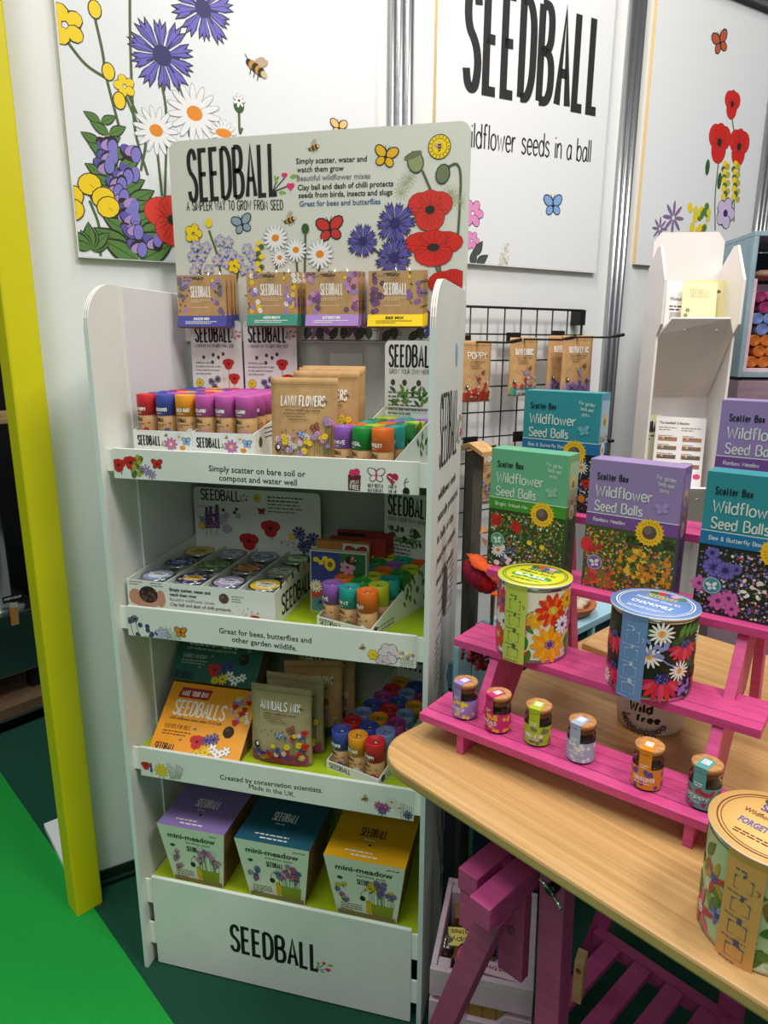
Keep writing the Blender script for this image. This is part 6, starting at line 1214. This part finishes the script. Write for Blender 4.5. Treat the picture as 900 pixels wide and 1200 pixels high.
# ================================================================== leaflet holder
HD, HB = fr(8); HO = V((1.008, .659, 0)); HR = math.radians(8)
lf = thing('leaflet_holder', 'white tiered leaflet holder standing beyond the table, right of the grid', 'leaflet holder', tuple(HO + HD * .09 + HB * .08), HR)
lw = NZ('white_lacquer', '#e6e1de', '#ece7e4', 6, rough=.4); t = .006; Wd = .176
def hp_(u, v, z): return HO + HD * u + HB * v + ZU * z
mb = MB()
for x in (0, Wd - t): 
    pr_ = [(.15, .0), (.15, 1.50), (.085, 1.542), (.06, 1.542), (.0, 1.462), (.0, 1.365), (.028, 1.34), (.028, .0)]
    mb.prism([hp_(x, a, b) for a, b in pr_], HD * t, lw)
mb.build('side_panel', lf, .0015)
mb = MB(); r = .016; a_ = [(t, .0), (t, 1.560), (t + r, 1.582), (Wd - t - r, 1.582), (Wd - t, 1.560), (Wd - t, .0)]; mb.prism([hp_(x, .144, z) for x, z in a_], HB * .006, lw); mb.build('back_panel', lf)
for zl, zb_ in ((1.378, 1.20), (.985, .80)):
    # a pocket: rounded front tongue sloping down and back to the back panel
    mb = MB(); n_ = 6; pts = [(t + .001, .135, zb_), (t + .001, .02, zl - .035), (t + .018, .0, zl), (Wd - t - .018, .0, zl), (Wd - t - .001, .02, zl - .035), (Wd - t - .001, .135, zb_)]
    mb.prism([hp_(*q) for q in pts], HB * .006 + ZU * .003, lw)
    for x in (.055, .125): mb.tube([hp_(x, .004, zl - .026), hp_(x, .0025, zl - .0275)], .003, C('#c9c6c2', .4), 8)
    mb.build('pocket', lf, .001)
def leaflet(u0, v, z0, w_, h, lean, paper, paint, label, rot=0.0):
    p = hp_(u0, v, z0); M = Matrix.Translation(p) @ Matrix.Rotation(HR, 4, 'Z') @ Matrix.Rotation(-lean, 4, 'X') @ Matrix.Rotation(rot, 4, 'Y'); mb = MB(M); mb.abox(0, w_, 0, .0022, 0, h, paper); paint(Cv(mb, (0, 0, 0), (1, 0, 0), (0, 0, 1), off=.0003), w_, h); o = mb.build('leaflet'); move_origin(o, p, HR); tag(o, label, 'leaflet')
def lp1(cv, w_, h): cv.text('Wholesale', .01, h - .045, w_ * .5, .009, INK, .01); cv.scrib(.01, h - .06, w_ * .5, .004, INK, 2); cv.rect(.012, h - .09, w_ * .6, h - .072, C('#b9b7b6', .6)); [petals(cv, .008 + .016 * k, .014 + .006 * (k % 2), .007, 6, (LIL, YEL, VIO)[k % 3], OL, .25) for k in range(4)]
def lp2(cv, w_, h): cv.stroke('SEEDBALL', w_ * .22, h - .036, w_ * .6, .02, C('#cfc493', .6), .002, 0, 1.6); [cv.scrib(.01, .03 - .008 * k, .03, .004, C('#8a7f62', .6)) for k in range(4)]; [petals(cv, .01 + .004 * (k % 3), .008 + .012 * k, .006, 6, C('#6d5f5a', .6), None, .2) for k in range(5)]
def lp3(cv, w_, h): cv.stroke('SEEDBALL', .008, h - .03, w_ * .5, .016, C('#a8a06c', .6), .0016, 0, 1.6); leaf(cv, w_ * .72, .03, .02, .4, C('#6a6d5f', .6), False); cv.ell(w_ * .8, h - .028, .006, .004, C('#7a4a3a', .6))
def lp4(cv, w_, h): cv.stroke('SEEDBALL', .006, h - .045, w_ * .8, .03, INK, .003, 0, 1.6); cv.scrib(.006, h - .055, w_ * .6, .004, INK, 2)
def lp5(cv, w_, h):
    cv.text('The Seedball Collection', .008, h - .018, w_ * .6, .006, INK, .02); cv.scrib(.008, h - .028, w_ * .36, .003, C('#8a8a88', .6), 2); cv.scrib(w_ * .52, h - .028, w_ * .4, .003, C('#8a8a88', .6), 2)
    for c in range(2):
        for k in range(4):
            x = .008 + c * w_ * .49; y = h - .05 - .022 * k; cv.rect(x, y - .010, x + w_ * .38, y, C(('#a9806a', '#7d6a60', '#5f5a58', '#8a7468')[k], .6)); cv.scrib(x, y + .002, w_ * .36, .002, INK); [cv.ell(x + .005 + .007 * j, y - .003, .003, .003, C(('#c9542c', '#d9c03a', '#7a4a8a', '#4a8a4a')[j % 4], .6), 0, 6) for j in range(5)]
    cv.ell(w_ * .9, .03, .009, .007, C('#e04a8a', .5))
YP = C('#ebe6b4', .55); WP_ = C('#f0efee', .5)
leaflet(.030, .085, 1.345, .062, .125, .20, WP_, lp1, 'white leaflet at the left of the upper pocket of the holder', .05)
leaflet(.083, .080, 1.345, .088, .128, .22, C('#d9d29a', .55), lp3, 'olive-yellow leaflet rearmost at the right of the upper pocket')
leaflet(.064, .066, 1.345, .078, .122, .20, YP, lp2, 'pale yellow leaflet in front in the upper pocket of the holder', .03)
leaflet(.012, .090, .975, .052, .175, .18, C('#dfe0bd', .55), lp4, 'pale green leaflet at the left of the lower pocket', -.04)
leaflet(.032, .068, .975, .120, .175, .17, WP_, lp5, 'white price list leaflet with small pictures in the lower pocket', .04)

# ================================================================== crates at the far right
KD, KB = fr(10); KR = math.radians(10); KO = V((1.246, .860, 0))
def kb(u, v, z): return KO + KD * u + KB * (v - 1.17) + ZU * z
mv = thing('mauve_crate', 'mauve slatted wooden crate under the grey-blue crate at far right', 'crate', tuple(kb(.22, 1.30, 0)), KR)
U0, U1, VA, VB = -.005, .46, 1.17, 1.50
mb = MB()
for k in range(13): mb.box(kb(U0 - .01, VA, .01 + .0945 * k), KD * (U1 - U0 + .02), KB * (VB - VA), ZU * .088, MAUVE)
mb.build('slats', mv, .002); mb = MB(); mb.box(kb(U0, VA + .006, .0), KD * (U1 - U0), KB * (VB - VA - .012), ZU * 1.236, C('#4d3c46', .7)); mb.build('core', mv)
gb = thing('grey_blue_crate', 'grey-blue wooden crate on its side at the right picture edge', 'crate', tuple(kb(.22, 1.30, 1.2405)), KR); zc0, zc1 = 1.2405, 1.575
def gbx(n, u0, u1, v0, v1, z0, z1, m=GREYBLUE): mb = MB(); mb.box(kb(u0, v0, z0), KD * (u1 - u0), KB * (v1 - v0), ZU * (z1 - z0), m); return mb.build(n, gb, .0015)
for k in range(3): gbx('side_board', -.018, -.006, VA + .002 + k * .108, VA + .105 + k * .108, zc0, zc1); gbx('side_board', .455, .467, VA + .002 + k * .108, VA + .105 + k * .108, zc0, zc1); gbx('top_board', -.018, .467, VA + .002 + k * .108, VA + .105 + k * .108, zc1, zc1 + .012); gbx('bottom_board', -.006, .455, VA + .002 + k * .108, VA + .105 + k * .108, zc0, zc0 + .012)
gbx('back_board', -.018, .467, VB - .003, VB + .008, zc0, zc1, C('#3f4d52', .7))
lb = thing('lilac_box', 'lilac open box of coloured rolls inside the grey-blue crate', 'box', tuple(kb(.1, 1.25, zc0 + .0122)), KR)
def lbx(n, u0, u1, v0, v1, z0, z1): mb = MB(); mb.box(kb(u0, v0, z0), KD * (u1 - u0), KB * (v1 - v0), ZU * (z1 - z0), LILACW); return mb.build(n, lb, .001)
lz = zc0 + .0125; lbx('side_board', -.004, .006, VA + .012, VA + .19, lz, lz + .225); lbx('side_board', .21, .22, VA + .012, VA + .19, lz, lz + .225); lbx('base_board', .006, .21, VA + .012, VA + .19, lz, lz + .01); lbx('back_board', .006, .21, VA + .18, VA + .19, lz + .01, lz + .225)
RC = [('#e08a3c', 'orange'), ('#e0883a', 'orange'), ('#8fa6dc', 'pale blue'), ('#b0447c', 'pink')]
for r in range(7):
    for c in range(7):
        cu = .0215 + c * .029 + (.0145 if r % 2 else 0); cz_ = lz + .0255 + r * .0265
        if cu > .196 or cz_ > lz + .235: continue
        hx, nm = RC[0] if r < 3 else RC[2] if r < 5 else RC[3]; p = kb(cu, VA + .02, cz_); t_ = thing('coloured_roll', '%s roll seen end-on, row %s up and place %s across in the lilac box' % (nm, ('one', 'two', 'three', 'four', 'five', 'six', 'seven')[r], ('one', 'two', 'three', 'four', 'five', 'six', 'seven')[c]), 'roll', tuple(p), KR, 'coloured rolls in the lilac box')
        mb = MB(); m_ = C(hx, .8); L_ = .14
        for q in (.0132, .0095, .006, .003):
            n = 16; A = [p + (KD * math.cos(2 * PI * k / n) + ZU * math.sin(2 * PI * k / n)) * q + KB * (.0015 + (.0132 - q) * .25) for k in range(n)]
            Bq = [p + (KD * math.cos(2 * PI * k / n) + ZU * math.sin(2 * PI * k / n)) * (q - .0011) + KB * (.0015 + (.0132 - q) * .25) for k in range(n)]
            for k in range(n): k2 = (k + 1) % n; mb.poly([A[k], A[k2], Bq[k2], Bq[k]], m_); mb.poly([Bq[k], Bq[k2], Bq[k2] + KB * .008, Bq[k] + KB * .008], m_); mb.poly([A[k], A[k] + KB * (L_ if q > .013 else .008), A[k2] + KB * (L_ if q > .013 else .008), A[k2]], m_, True)
        mb.poly([p + (KD * math.cos(2 * PI * k / 16) + ZU * math.sin(2 * PI * k / 16)) * .0128 + KB * .008 for k in range(16)], m_); mb.build('roll', t_)
bg_ = kb(.035, VA + .05, lz + .236); mb = MB(); mb.ball(bg_, .026, C('#8a6a58', .7), 14, 8, (1.1, 1, .5), .05); tag(move_origin(mb.build('brown_bundle'), bg_ - ZU * .013), 'small brown bundle lying on the rolls in the grey-blue crate', 'bundle')
